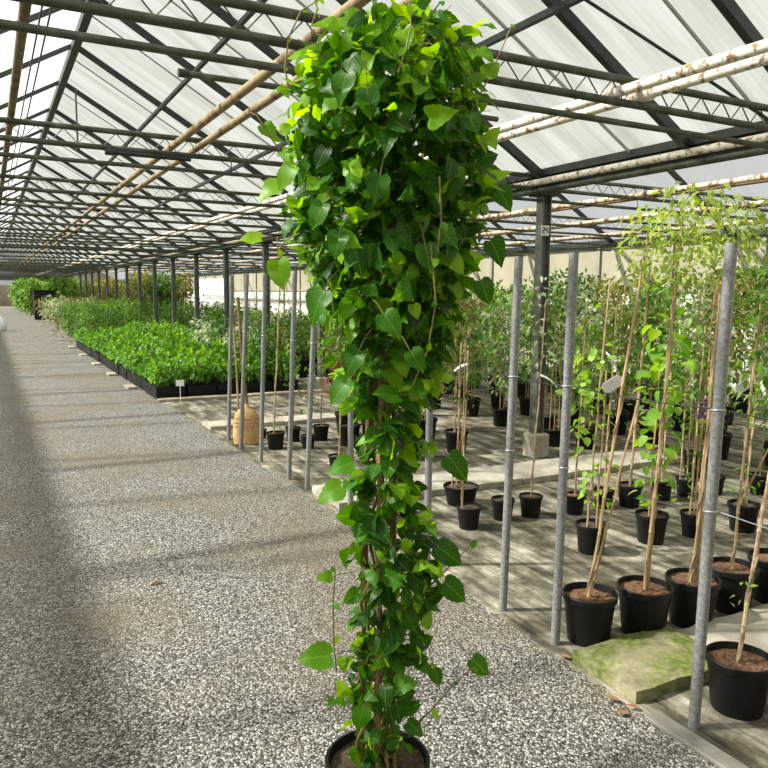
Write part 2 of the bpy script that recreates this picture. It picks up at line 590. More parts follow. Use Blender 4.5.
raft = [-3.0, -1.0, 1.0, 3.05, 4.05, 5.75, 7.4, 9.1] + [11.0+1.95*k for k in range(36)]
bars(XR+0.03, ZR, XG, ZG, raft, 0.055, 0.075, M['frame'])
bars(XL, ZG, XR-0.03, ZR, raft[:40], 0.05, 0.06, M['frame'])
bars(XG, ZG, XR2, ZR2, [Y0+PITCH*k for k in range(-1, 17)], 0.055, 0.075, M['frame'])
bars(XR2, ZR2, XW, ZG, [Y0+PITCH*k for k in range(-1, 17)], 0.055, 0.075, M['frame'])
thin = [u + (v-u)*q/3 for u, v in zip(raft, raft[1:]) for q in (1, 2)][::2]
bars(XR+0.03, ZR, XG, ZG, thin[:50], 0.014, 0.02, M['thinbar'])
bars(XG, ZG, XR2, ZR2, [y for y in thin if y < 20][::2], 0.016, 0.02, M['thinbar'])
# ridge beam, purlins, gutters
b = MB()
b.box((XR-0.05, YB, ZR-0.13), (XR+0.045, YE, ZR-0.02))
structure(b.build('trim_ridge', M['frame'], smooth=False))
for X in (2.26, 3.42):
    z = ZR-0.577*(X-XR)-0.10
    b = MB()
    b.box((X-0.022, YB, z-0.025), (X+0.022, YE, z+0.02))
    structure(b.build('trim_purlin', M['frame'], smooth=False))
b = MB()
b.box((XG-0.10, YB, ZG-0.02), (XG+0.10, YE, ZG+0.015))
b.box((XG-0.14, YB, ZG+0.015), (XG-0.10, YE, ZG+0.10))
b.box((XG+0.10, YB, ZG+0.015), (XG+0.14, YE, ZG+0.10))
b.box((XG-0.055, YB, ZG-0.10), (XG+0.055, YE, ZG-0.02))
structure(b.build('trim_gutter', M['frame'], smooth=False))
for X in (XL, XW):
    b = MB()
    b.box((X-0.10, YB, ZG-0.10), (X+0.10, YE, ZG+0.02))
    structure(b.build('trim_gutter', M['frame'], smooth=False))
# side wall: cream panels with joints, and the end wall far away
b = MB()
b.box((XW, YB, 1.76), (XW+0.06, YE, 2.7))
wr = structure(b.build('wall_right', M['wall'], smooth=False))
b = MB()
b.box((XW+0.01, YB, 0), (XW+0.03, YE, 1.76))
structure(b.build('wall_right_sheet', M['sheet'], smooth=False))
pf = None
for k in range(0, 34):
    y = 4.2 + 1.9*k
    if pf is None:
        b = MB()
        b.box((XW-0.05, -0.05, 0), (XW-0.001, 0.05, 2.66))
        o = pf = b.build('trim_wall_post', M['wallpost'], smooth=False)
    else:
        o = pf.copy()
        COL.objects.link(o)
    o.location.y = y
    structure(o)
b = MB()
b.box((XW-0.03, YB, 1.28), (XW-0.001, YE, 1.34))
b.box((XW-0.03, YB, 1.73), (XW-0.001, YE, 1.79))
structure(b.build('trim_wall_rail', M['wallpost'], smooth=False))
b = MB()
b.box((2.3, YE, 0), (XW, YE+0.06, 4.9))
b.box((-6.0, YE+8, 0), (2.3, YE+8.1, 2.2))
structure(b.build('wall_back', M['wall'], smooth=False))
# the glasshouse goes on to the left of the path and behind the camera
b = MB()
b.box((2*XL-XG-0.06, YB, 0), (2*XL-XG, YE, 2.75))
structure(b.build('wall_left', M['wall'], smooth=False))
b = MB()
b.box((2*XL-XG, YB-0.06, 0), (XW, YB, 2.75))
b.add([(XL, YB-0.03, 2.75), (XG, YB-0.03, 2.75), (XR, YB-0.03, ZR)], [(0, 1, 2)])
b.add([(XG, YB-0.03, 2.75), (XW, YB-0.03, 2.75), (XR2, YB-0.03, ZR2)], [(0, 1, 2)])
structure(b.build('wall_front', M['wall'], smooth=False))
# a white sliding door panel standing in the side wall
b = MB()
dy0 = at_x(226, 290, XW-0.08).y
dy1 = at_x(199, 290, XW-0.08).y
b.box((XW-0.09, dy0, 0.0), (XW-0.05, dy1, 2.42))
structure(b.build('door_1', M['white'], smooth=False))

# ------------------------------------------------------------------ roof trusses
ZL_, ZT_, ZH_ = 2.69, 2.81, 2.575


def make_truss(xa, xb, name):
    root = empty(name)
    b = MB()
    b.tube([(xa, 0, ZT_), (xb, 0, ZT_)], 0.021, 10)
    b.build('top_chord', M['steel'], root)
    b = MB()
    b.tube([(xa, 0, ZL_), (xb, 0, ZL_)], 0.021, 10)
    b.build('bottom_chord', M['steel'], root)
    b = MB()
    n = int((xb-xa)/0.088)
    pts = []
    for i in range(n+1):
        x = xa + (xb-xa)*i/n
        z = ZT_-0.012 if i % 2 else ZL_+0.012
        pts.append((x, 0, z))
    b.tube(pts, 0.0048, 5)
    b.build('zigzag_web', M['steel'], root)
    b = MB()
    b.tube([(xa, -0.03, ZH_), (xb, -0.03, ZH_)], 0.0165, 10)
    b.build('lower_tube', M['steel'], root)
    b = MB()
    for x in [xa+1.2+3.1*i for i in range(2)]:
        b = MB()
        b.tube([(x, -0.03, ZH_-0.02), (x, -0.015, ZL_+0.01)], 0.004, 6)
        b.build('hanger', M['steel'], root)
    return root


ORD = ['nearest the camera', 'second from the camera', 'third from the camera', 'fourth from the camera', 'fifth from the camera', 'sixth from the camera', 'seventh from the camera']
tr = make_truss(XL, XG-0.06, 'roof_truss')
for k in range(27):
    o = tr if k == 0 else copy_tree(tr)
    o.location = (0, Y0+PITCH*k, 0)
    if k < 7:
        tag(o, 'steel lattice truss spanning the gravel path, ' + ORD[k], 'roof truss', 'lattice trusses over the gravel path')
    else:
        tag(o, 'small distant steel lattice truss over the far gravel path', 'roof truss', 'distant trusses over the path')
tr2 = make_truss(XG+0.06, XW-0.11, 'roof_truss')
for k in range(12):
    o = tr2 if k == 0 else copy_tree(tr2)
    o.location = (0, Y0+PITCH*k, 0)
    if k < 5:
        tag(o, 'steel lattice truss spanning the potted climbers beyond the columns, ' + ORD[k], 'roof truss', 'lattice trusses over the right hand bay')
    else:
        tag(o, 'distant steel lattice truss beyond the columns towards the cream wall', 'roof truss', 'distant trusses in the right hand bay')

# ------------------------------------------------------------------ columns on the gutter line
col = empty('steel_column')
b = MB()
b.box((-0.055, -0.05, 0.22), (-0.045, 0.05, 2.69))
b.box((0.045, -0.05, 0.22), (0.055, 0.05, 2.69))
b.box((-0.046, -0.006, 0.22), (0.046, 0.006, 2.69))
b.build('shaft', M['column'], col, smooth=False)
b = MB()
b.box((-0.11, -0.11, 2.62), (0.11, 0.11, 2.676), bev=0.004)
b.build('head_plate', M['frame'], col, smooth=False)
b = MB()
b.box((-0.10, -0.10, 0.0), (0.10, 0.10, 0.24), bev=0.015)
b.build('concrete_foot', M['concrete'], col, smooth=False)
col.location = (XG, Y0+PITCH, 0)
tag(col, 'tall grey steel column with white number plate, right of the vine', 'column', 'gutter columns')
SEG = {'2': ['a', 'b', 'g', 'e', 'd'], '4': ['f', 'g', 'b', 'c']}
for k in range(1, 16):
    o = copy_tree(col)
    o.location = (XG, Y0+PITCH*(k+1), 0)
    if k in (3, 4):
        tag(o, ['grey steel column rising behind the poles left of the vine, nearer one', 'grey steel column behind the broom, just left of its handle'][k-3], 'column', 'gutter columns')
    elif k in (1, 2):
        tag(o, ['grey steel column hidden behind the leafy vine', 'grey steel column just left of the vine leaves, behind the slab end pole'][k-1], 'column', 'gutter columns')
    else:
        tag(o, 'grey steel column in the line receding above the tray plants', 'column', 'gutter columns far off')
# number plate on the first column, built after the copies were taken
plate = MB()
plate.box((-0.072, -0.058, 2.235), (0.028, -0.052, 2.335), bev=0.002)
po = plate.build('number_plate', M['white'], col, smooth=False)
po['label'] = 'white number plate'
ink = MB()


def digit(b, ch, x, z, w, h, y):
    t = 0.009
    seg = {'a': (0, h-t, w, h), 'b': (w-t, h/2, w, h), 'c': (w-t, 0, w, h/2), 'd': (0, 0, w, t), 'e': (0, 0, t, h/2), 'f': (0, h/2, t, h), 'g': (0, h/2-t/2, w, h/2+t/2)}
    for s_ in SEG[ch]:
        x0, z0, x1, z1 = seg[s_]
        b.box((x+x0, y-0.002, z+z0), (x+x1, y, z+z1))


digit(ink, '2', -0.060, 2.255, 0.032, 0.06, -0.0585)
digit(ink, '4', -0.018, 2.255, 0.032, 0.06, -0.0585)
ink.build('number', M['blackink'], po, smooth=False)

# ------------------------------------------------------------------ pipes under the roof


def pipe(name, pts, r, mat, label, cat='pipe', group=None, couplings=()):
    root = empty(name, (0, 0, 0), label, cat, group)
    b = MB()
    b.tube(pts, r, 12)
    b.build('tube', mat, root)
    for c in couplings:
        b = MB()
        a, e = Vector(pts[0]), Vector(pts[-1])
        d = (e-a).normalized()
        p = a + d*c
        b.tube([p-d*0.035, p+d*0.035], r*1.35, 12)
        b.build('coupling', mat, root)
    return root


zp = ZL_+0.021+0.03
pipe('heating_pipe', [(3.06, -3, zp), (3.0, 62, zp)], 0.029, M['whitepipe'], 'white flaking heating pipe lying on the trusses, left one of its pair', 'pipe', 'white heating pipes', (6.10, 16, 30))
pipe('heating_pipe', [(3.22, -3, zp), (3.16, 62, zp)], 0.029, M['whitepipe'], 'white flaking heating pipe lying on the trusses, right one of its pair', 'pipe', 'white heating pipes', (6.0, 16, 30))
pipe('heating_pipe', [(1.29, -3, zp), (1.25, 50, zp)], 0.025, M['tanpipe'], 'rusty tan pipe running above the vine, left one of its pair', 'pipe', 'tan heating pipes', (6.25,))
pipe('heating_pipe', [(1.47, -3, zp), (1.43, 50, zp)], 0.025, M['tanpipe'], 'rusty tan pipe running above the vine, right one of its pair', 'pipe', 'tan heating pipes', (6.25,))
pipe('heating_pipe', [(0.2, -3, ZT_+0.05), (0.22, 60, ZT_+0.05)], 0.024, M['brownpipe'], 'brown rusty pipe along the bright left roof slope', 'pipe')
for dx in (0.0, 0.05):
    pipe('control_cable', [(0.36+dx, -3, 3.3), (0.38+dx, 55, 3.3)], 0.006, M['wire'], 'thin dark control cable beside the brown pipe, %s of the two' % ('left' if dx == 0 else 'right'), 'cable', 'control cables')
pipe('gutter_pipe', [(XG-0.17, -3, 2.735), (XG-0.17, 70, 2.735)], 0.03, M['whitepipe'], 'flaking white and rust pipe tucked below the gutter', 'pipe')
pipe('gutter_pipe', [(XG-0.13, -3, 2.66), (XG-0.13, 70, 2.66)], 0.03, M['steel'], 'dark grey pipe under the gutter, lowest along the column heads', 'pipe')
pipe('gutter_pipe', [(XG+0.19, -3, 2.74), (XG+0.19, 70, 2.74)], 0.03, M['rustpipe'], 'brown rusted pipe just past the gutter columns', 'pipe')
names = ['nearest the columns', 'second from the columns', 'third from the columns', 'fourth from the columns', 'fifth from the columns', 'nearest the cream wall']
for i, X in enumerate((6.3, 6.46, 8.0, 8.16, 9.9, 10.06)):
    pipe('heating_pipe', [(X, -1, zp), (X, 45, zp)], 0.029, M['rustpipe'] if i % 2 else M['tanwhite'], 'rust spotted pipe over the potted climbers, ' + names[i], 'pipe', 'pipes in the right hand bay')
# short cross pipes with black ends and a hanging rod
for i, (px, py, L) in enumerate(((178, 72.5, 2.3), (105, 151.5, 0.62))):
    z = 2.92 if i == 0 else 2.66
    p = at(px, py, z)
    root = empty('cross_pipe', (p.x, p.y, z), ['grey cross pipe with black end cap, left of the vine top', 'short dark cross pipe lying by the second truss'][i], 'pipe')
    b = MB()
    b.tube([(0.03, 0, 0), (L, 0, 0)], 0.019, 10)
    b.build('tube', M['steel'] if i == 0 else M['frame'], root)
    b = MB()
    b.tube([(0, 0, 0), (0.06, 0, 0)], 0.025, 10)
    b.build('end_cap', M['wire'], root)
d = rt*((75.5-384)/FPX) + up*((384-90)/FPX) + fw
p = CAM + d*((ZR-0.1+0.577*XR-EYE)/(d.z+0.577*d.x))
d = rt*((73.5-384)/FPX) + up*((384-149)/FPX) + fw
zb = EYE + d.z*math.hypot(p.x, p.y)/math.hypot(d.x, d.y)
b = MB()
b.tube([(p.x, p.y, zb), (p.x, p.y, p.z+0.03)], 0.014, 8)
b.tube([(p.x-0.03, p.y, zb), (p.x+0.03, p.y, zb)], 0.03, 8)
tag(b.build('hanging_rod', M['steel']), 'thin vertical steel rod hanging under the roof near the ridge', 'rod')
# diagonal wind brace crossing the roof sheets, seen top right
b = MB()
P1 = Vector((3.63, 3.65, ZR-0.577*(3.63-XR)-0.13))
P2 = Vector((4.75, 3.2, ZR-0.577*(4.75-XR)-0.13))
b.tube([P1-(P2-P1)*1.6, P2], 0.011, 8)
tag(b.build('wind_brace', M['frame']), 'thin dark diagonal brace under the roof sheets by the white pipes', 'brace')

# ------------------------------------------------------------------ poles along the path
POLES = [
    (693.7, 727, 731, 250, 'galvanised pole nearest the camera, by the big pot and mossy slab'),
    (555, 643.7, 574, 253, 'galvanised pole at the far corner of the mossy slab'),
    (502.7, 610, 519, 257, 'galvanised pole left of the numbered column, third from the camera'),
    (427, 565, 440, 262, 'galvanised pole half hidden by leaves on the right of the vine'),
    (350.5, 518, 357, 266, 'galvanised pole half hidden by leaves on the left of the vine'),
    (307, 489, 316, 268, 'galvanised pole at the left end of the middle slab'),
    (289, 479, 295, 275, 'galvanised pole just left of the middle slab end pole'),
    (261, 462, 265, 270, 'galvanised pole standing to the right of the broom'),
    (241, 448, 247, 272, 'galvanised pole in front of the broom, leaning slightly'),
    (228.6, 440, 232, 275, 'galvanised pole left of the broom, farthest of the pole row'),
]
pole_xy = []
for i, (bx, by, tx, ty, lab) in enumerate(POLES):
    g = at(bx, by)
    pole_xy.append(g)
    H = 1.84
    tp = at_depth(tx, ty, depth((g.x, g.y, H)))
    root = empty('metal_pole', (g.x, g.y, 0), lab, 'pole', 'galvanised poles beside the path')
    b = MB()
    lean = Vector((tp.x-g.x, tp.y-g.y, 0))*1.0
    r = 0.0215
    if i in (3, 4):
        lean *= 0
    n = 14
    T = Vector((lean.x, lean.y, H))
    b.tube([(0, 0, 0), T*0.5, T], r, n, cap=False)
    b.tube([T, T-Vector((0, 0, 0.05))], [r*0.82]*2, n)
    ring = [(T.x+q*math.cos(2*math.pi*k/n), T.y+q*math.sin(2*math.pi*k/n), H) for q in (r, r*0.82) for k in range(n)]
    b.add(ring, [(k, (k+1) % n, n+(k+1) % n, n+k) for k in range(n)])
    b.build('tube', M['galv'], root)
    for z in ((1.24, 0.86) if i < 3 else (1.24,)):
        b = MB()
        c = T*(z/H)
        b.tube([(c.x+0.024*math.cos(a*math.pi/6), c.y+0.024*math.sin(a*math.pi/6), z+0.002*math.sin(a)) for a in range(13)], 0.0032, 6)
        b.build('wire_tie', M['tie'], root)

# wires tied from pole to pole
W_ = [(pole_xy[0], pole_xy[1]), (pole_xy[1], pole_xy[2]), (pole_xy[2], pole_xy[3])]
for j, z in enumerate((1.24, 0.86)):
    b = MB()
    pts = []
    a = pole_xy[0] + Vector((0.03, -1.0, 0))
    chain = [a] + [q + Vector((0.026, 0, 0)) for q in pole_xy[:4 if j == 0 else 1]]
    for u, v in zip(chain, chain[1:]):
        for q in range(5):
            t = q/5
            p = u.lerp(v, t)
            pts.append((p.x, p.y, z-0.012*math.sin(math.pi*t)))
    pts.append((chain[-1].x, chain[-1].y, z))
    b.tube(pts, 0.003 if j == 0 else 0.0018, 6)
    tag(b.build('support_wire', M['wire'] if j == 0 else M['tie']), ['black support wire strung between the poles at tag height', 'thin pale wire strung low between the nearest poles'][j], 'wire')

# ------------------------------------------------------------------ slabs and timbers between the beds


def slab(name, x0, x1, y0, y1, h, mat, label, group=None, seed=0, rz=0.0):
    rng = random.Random(seed)
    b = MB()
    nx, ny = max(2, int((x1-x0)/0.08)), max(2, int((y1-y0)/0.08))
    vs = []
    for j in range(ny+1):
        for i in range(nx+1):
            e = 0.012 if (i in (0, nx) or j in (0, ny)) else 0
            vs.append(((i/nx-0.5)*(x1-x0)+rng.uniform(-1, 1)*e, (j/ny-0.5)*(y1-y0)+rng.uniform(-1, 1)*e, h-e*0.7+rng.uniform(-0.002, 0.002)))
    fs = [(j*(nx+1)+i, j*(nx+1)+i+1, (j+1)*(nx+1)+i+1, (j+1)*(nx+1)+i) for j in range(ny) for i in range(nx)]
    edge = [i for i in range(nx+1)] + [(j+1)*(nx+1)-1 for j in range(1, ny+1)] + [ny*(nx+1)+i for i in range(nx-1, -1, -1)] + [j*(nx+1) for j in range(ny-1, 0, -1)]
    o = len(vs)
    vs += [(vs[e][0], vs[e][1], 0.001) for e in edge]
    ne = len(edge)
    fs += [(edge[(k+1) % ne], edge[k], o+k, o+(k+1) % ne) for k in range(ne)]
    fs.append(tuple(o+k for k in reversed(range(ne))))
    b.add(vs, fs)
    ob = b.build(name, mat, smooth=True)
    ob.location = ((x0+x1)/2, (y0+y1)/2, 0)
    ob.rotation_euler.z = rz
    return tag(ob, label, 'slab' if 'slab' in name else 'timber', group)


slab('paving_slab', 2.25, 2.84, 1.98, 2.38, 0.062, M['moss'], 'mossy green concrete slab at the gravel edge between two poles', 'slabs between the beds', 1)
slab('paving_slab', 2.86, 3.62, 1.96, 2.32, 0.05, M['concrete'], 'pale concrete slab behind the big pot, next past the mossy one', 'slabs between the beds', 2)
slab('paving_slab', 3.64, 4.4, 1.97, 2.33, 0.05, M['concrete'], 'concrete slab at the far right end of the mossy slab row', 'slabs between the beds', 3)
slab('paving_slab', 2.30, 3.10, 5.0, 5.56, 0.06, M['concrete'], 'concrete slab left of the vine, its end meeting the gravel', 'slabs between the beds', 4)
slab('paving_slab', 3.12, 4.05, 4.98, 5.5, 0.06, M['concrete'], 'pale slab behind the vine in the middle walkway', 'slabs between the beds', 5)
slab('paving_slab', 4.07, 5.0, 4.96, 5.48, 0.06, M['concrete'], 'pale slab right of the vine below the numbered column', 'slabs between the beds', 6)
slab('paving_slab', 5.02, 6.0, 4.95, 5.47, 0.06, M['concrete'], 'pale slab at the far right of the middle walkway', 'slabs between the beds', 7)
slab('paving_slab', 2.28, 3.2, 8.62, 9.0, 0.06, M['concrete'], 'concrete slab behind the broom with a dark end', 'slabs between the beds', 8)
slab('paving_slab', 3.22, 4.5, 8.6, 8.98, 0.06, M['concrete'], 'pale slab behind the small pots right of the broom', 'slabs between the beds', 9)
slab('timber_board', 2.17, 3.6, 11.2, 11.36, 0.05, M['timber'], 'grey timber board lying in front of the black plant trays', None, 10)
slab('timber_board', 3.62, 5.4, 11.22, 11.38, 0.05, M['timber'], 'grey timber board running on behind the broom and poles', None, 11)
for i, y in enumerate((13.2, 15.4, 17.8, 20.4, 23.4, 27.0, 31.0)):
    slab('kerb_slab', 2.02-0.0*i, 2.17, y-0.22, y+0.22, 0.04, M['concrete'], 'small pale kerb slab at the edge of the tray bed', 'kerb slabs along the tray bed', 20+i)

# ------------------------------------------------------------------ foliage


def rvec(rng):
    while True:
        v = Vector((rng.uniform(-1, 1), rng.uniform(-1, 1), rng.uniform(-1, 1)))
        if 0.05 < v.length < 1:
            return v.normalized()


def foliage(rng, blobs, kind='small'):
    """blobs: (centre, radii, count, leaf length, width factor, age0, age1)"""
    b = MB()
    for c, rad, n, L, wf, a0, a1 in blobs:
        c = Vector(c)
        for _ in range(n):
            v = rvec(rng)
            q = rng.random()**0.45
            p = c + Vector((v.x*rad[0]*q, v.y*rad[1]*q, v.z*rad[2]*q))
            o = Vector((v.x, v.y, 0.3*v.z)) + rvec(rng)*0.6
            d = (o*0.8 + Vector((0, 0, rng.uniform(-0.9, 0.35)))).normalized()
            nr = (Vector((0, 0, 0.8)) + o*0.5 + rvec(rng)*0.5).normalized()
            l = L*rng.uniform(0.65, 1.25)
            b.leaf(p, d, nr, l, l*wf, rng.uniform(a0, a1), kind, 0.25, 0.3)
    return b


def pot_mb(r, h):
    b = MB()
    b.lathe([(0.001, 0.004), (r*0.74, 0.0), (r*0.76, 0.005), (r*0.93, h*0.86), (r*0.935, h*0.865), (r*1.0, h*0.87), (r*1.02, h*0.985), (r*1.0, h), (r*0.95, h), (r*0.93, h*0.9), (r*0.9, h*0.80)], 26)
    return b


def soil_mb(r, z, rng):
    b = MB()
    n, k = 20, 6
    vs = [(0, 0, z+0.008)]
    for j in range(1, k+1):
        for i in range(n):
            t = 2*math.pi*i/n
            q = r*j/k
            vs.append((q*math.cos(t), q*math.sin(t), z+rng.uniform(-0.006, 0.008)))
    fs = [(0, 1+i, 1+(i+1) % n) for i in range(n)]
    for j in range(k-1):
        for i in range(n):
            a = 1+j*n
            fs.append((a+i, a+n+i, a+n+(i+1) % n, a+(i+1) % n))
    b.add(vs, fs)
    return b


def cane_pts(p0, p1, rng, wob=0.006, n=7):
    p0, p1 = Vector(p0), Vector(p1)
    out = []
    for i in range(n+1):
        t = i/n
        p = p0.lerp(p1, t)
        w = wob if 0 < i < n else 0
        out.append(p+Vector((rng.uniform(-w, w), rng.uniform(-w, w), 0)))
    return out


def cane_mb(p0, p1, r, rng):
    """a bamboo cane with its joints"""
    b = MB()
    p0, p1 = Vector(p0), Vector(p1)
    n = max(4, int((p1-p0).length/0.17))
    pts, rs = [], []
    for i in range(n+1):
        t = i/n
        p = p0.lerp(p1, t)
        w = 0.004 if 0 < i < n else 0
        p = p+Vector((rng.uniform(-w, w), rng.uniform(-w, w), 0))
        d = (p1-p0).normalized()*0.006
        if 0 < i < n:
            pts += [p-d, p, p+d]
            rs += [r*(1-0.25*t), r*1.35*(1-0.25*t), r*(1-0.25*t)]
        else:
            pts.append(p)
            rs.append(r*(1-0.25*t))
    b.tube(pts, rs, 7)
    return b


def twine_mb(p0, p1, rad, turns, r, rng, z0=0.0):
    p0, p1 = Vector(p0), Vector(p1)
    n = int(turns*9)+4
    pts = []
    ph = rng.uniform(0, 6.28)
    for i in range(n+1):
        t = i/n
        p = p0.lerp(p1, t)
        a = ph+turns*2*math.pi*t
        q = rad*(0.7+0.5*rng.random())
        pts.append((p.x+q*math.cos(a), p.y+q*math.sin(a), p.z))
    b = MB()
    b.tube(pts, [r*(1-0.5*i/n) for i in range(n+1)], 6)
    return b


def potted(name, seed, r, h, canes, stems, blobs, lmat, lkind='small', soil='soil', cmat='cane', smat='bark', loc=(0, 0, 0)):
    """canes: list of (x0,y0,x1,y1,z1[,radius]); stems: indices of canes twined by a stem"""
    rng = random.Random(seed)
    root = empty(name, loc)
    pot_mb(r, h).build('pot', M['pot'], root)
    soil_mb(r*0.93, h*0.88, rng).build('soil', M[soil], root)
    for c in canes:
        cane_mb((c[0], c[1], h*0.7), (c[2], c[3], c[4]), c[5] if len(c) > 5 else 0.0065, rng).build('bamboo_cane', M[cmat], root)
    for i in stems:
        c = canes[i]
        twine_mb((c[0], c[1], h*0.85), (c[2], c[3], c[4]*0.97), 0.009, (c[4])*2.4, 0.0036, rng).build('stem', M[smat], root)
    if blobs:
        foliage(rng, blobs, lkind).build('foliage', M[lmat], root)
    return root


# ---- the tall vine in the foreground
rim = at(377.5, 757, 0.25)
VX, VY = rim.x, rim.y
vine = empty('climbing_vine', (VX, VY, 0), 'tall leafy green climbing vine in a black pot on the gravel', 'plant')
PH = 0.25
pot_mb(0.158, PH).build('pot', M['pot'], vine)
soil_mb(0.147, PH*0.88, random.Random(5)).build('soil', M['soil_dark'], vine)
VD = depth((VX, VY, 1.2))


def vz(py):
    """height on the vine's axis for a picture row"""
    d = rt*((380-384)/FPX) + up*((384-py)/FPX) + fw
    hd = math.hypot(VX, VY)
    return EYE + d.z*hd/math.hypot(d.x, d.y)


rh = Vector((rt.x, rt.y, 0)).normalized()
fh = Vector((fw.x, fw.y, 0)).normalized()
rng = random.Random(11)
for dx, dy, tx, ty, zt in ((-0.05, 0.02, -0.02, 0.03, 2.25), (0.05, 0.03, 0.03, 0.0, 2.3), (0.0, -0.05, 0.0, -0.02, 2.2)):
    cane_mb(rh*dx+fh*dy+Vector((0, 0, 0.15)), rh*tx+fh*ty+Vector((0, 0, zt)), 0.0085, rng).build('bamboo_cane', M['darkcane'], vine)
for k in range(6):
    a = k*1.05
    q = 0.035
    twine_mb((q*math.cos(a), q*math.sin(a), 0.2), (0.02*math.cos(a+2), 0.02*math.sin(a+2), 2.2), 0.03, 4.5, 0.006, rng).build('vine_stem', M['stem'], vine)
ENV = [(8, 385, 418), (25, 355, 448), (40, 330, 468), (58, 302, 480), (90, 294, 484), (130, 288, 488), (180, 284, 490), (230, 290, 482), (270, 304, 474), (310, 318, 468), (350, 336, 446), (390, 346, 434), (430, 362, 420), (465, 362, 418), (500, 354, 430), (550, 350, 440), (590, 350, 440), (640, 354, 430), (690, 354, 418), (730, 354, 416), (757, 358, 410)]


def env(py):
    for (a, l0, r0), (b_, l1, r1) in zip(ENV, ENV[1:]):
        if a <= py <= b_:
            t = (py-a)/(b_-a)
            return l0+(l1-l0)*t, r0+(r1-r0)*t
    return ENV[-1][1:]


fol = MB()
pet = MB()
cx0 = 384 + FPX*(Vector((VX, VY, 0))-Vector((0, 0, 0))).dot(rt)/VD


def vine_point(px, py, back):
    """point beside the vine at picture place px, py and 'back' metres behind its axis"""
    z = vz(py)
    D = depth((VX, VY, z))
    s = (px-cx0)/FPX*D
    return rh*s + fh*back + Vector((0, 0, z))


# leaves hang from the stems: most of them near the outside, tips out and down
N = 0
rows = []
for py in range(10, 756):
    l, r_ = env(py)
    rows.append((py, (r_-l)))
tot = sum(w**1.35 for _, w in rows)
for py, w in rows:
    want = 2500*(w**1.35)/tot*(0.8 if py > 430 else (0.85 if py > 330 else 1.0))
    cnt = int(want) + (1 if rng.random() < want-int(want) else 0)
    l, r_ = env(py)
    z = vz(py)
    D = depth((VX, VY, z))
    half = (r_-l)/2/FPX*D*0.93
    cen = ((l+r_)/2-cx0)/FPX*D
    for _ in range(cnt):
        a = rng.uniform(0, 2*math.pi)
        q = half*(0.35+0.65*rng.random()**0.6)*(rng.uniform(0.82, 1.06) if rng.random() < 0.85 else rng.uniform(1.0, 1.2))
        o = rh*math.cos(a) + fh*math.sin(a)
        p = rh*cen + o*q + Vector((0, 0, z + rng.uniform(-0.02, 0.02)))
        topk = max(0.0, 1-py/70)
        d = (o*rng.uniform(0.25, 1.0) + Vector((0, 0, rng.uniform(-1.0, 0.25)+topk*0.9)) + rvec(rng)*0.7).normalized()
        nr = (o*0.75 + Vector((0, 0, rng.uniform(0.2, 1.0))) + rvec(rng)*0.75).normalized()
        L = rng.choice((0.034, 0.042, 0.048, 0.055, 0.062, 0.072))*rng.uniform(0.85, 1.1)
        young = rng.random()
        # young growth sits at the tips and at the top of the vine
        age_tone = 0.02+0.5*rng.random()
        if young > 0.84 or (py < 120 and young > 0.6) or q > half*1.0 and young > 0.5:
            age_tone = rng.uniform(0.7, 1.0)
        fol.leaf(p, d, nr, L, L*rng.uniform(0.72, 0.92), age_tone, 'heart', rng.uniform(-0.25, 0.55), rng.uniform(0.0, 0.7), rng.uniform(0.08, 0.28), rng.uniform(0, 6.28))
        if rng.random() < 0.35:
            pet.tube([p, p-o*0.04+Vector((0, 0, 0.012)), p-o*0.085-Vector((0, 0, 0.01))], 0.0013, 4)
# big single leaves clear of the crown; sunlit left coloured lighter, right darker
BIG = [(281, 262, -0.05, 31, (0.15, -1), 0.75), (262, 240, -0.02, 22, (-0.8, 0.1), 0.95), (262, 126, 0.0, 20, (0.5, -0.5), 0.7), (285, 190, -0.1, 30, (-0.8, -0.5), 0.85), (298, 175, -0.12, 28, (-0.6, -0.7), 0.8),
       (384, 312, -0.24, 30, (0.3, -0.35), 0.55), (330, 292, -0.2, 36, (-0.5, -0.8), 0.45), (362, 345, -0.2, 30, (-0.5, -0.8), 0.3), (352, 375, -0.16, 30, (-0.6, -0.6), 0.55), (398, 388, -0.16, 30, (-0.4, 0.1), 0.4),
       (340, 45, -0.1, 30, (-0.7, 0.3), 0.9), (440, 22, 0.0, 30, (-0.4, -0.9), 0.8), (455, 40, 0.05, 30, (0.6, -0.6), 0.5), (470, 62, 0.0, 26, (0.7, -0.5), 0.35), (318, 62, -0.05, 30, (-0.9, 0.1), 1.0),
       (500, 185, 0.05, 26, (0.6, -0.8), 0.25), (490, 240, 0.0, 28, (0.5, -0.8), 0.25), (478, 280, -0.05, 26, (0.4, -0.9), 0.3), (355, 455, -0.1, 28, (-0.9, -0.3), 0.6), (345, 480, -0.08, 30, (-0.9, -0.4), 0.7),
       (448, 452, -0.05, 32, (0.6, -0.6), 0.25), (438, 540, -0.05, 32, (0.85, -0.5), 0.25), (445, 575, -0.05, 30, (0.8, -0.55), 0.3), (335, 648, -0.05, 34, (-1, 0.05), 0.65), (475, 658, 0.0, 24, (0.75, -0.65), 0.35), (436, 660, -0.05, 18, (0.3, -0.9), 0.3),
       (334, 577, 0.0, 16, (-1, 0.05), 0.7), (398, 668, -0.1, 24, (0.7, 0.3), 0.6), (368, 690, -0.1, 24, (-0.3, -0.8), 0.5), (408, 345, -0.22, 26, (0.5, -0.7), 0.4), (420, 250, -0.24, 30, (0.2, -0.8), 0.35), (380, 190, -0.26, 30, (-0.2, -0.9), 0.4),
       (350, 100, -0.24, 32, (-0.3, -0.8), 0.45), (368, 115, -0.26, 30, (0.1, -1), 0.35), (330, 215, -0.24, 28, (-0.4, -0.8), 0.5), (345, 240, -0.25, 28, (-0.2, -0.9), 0.4)]
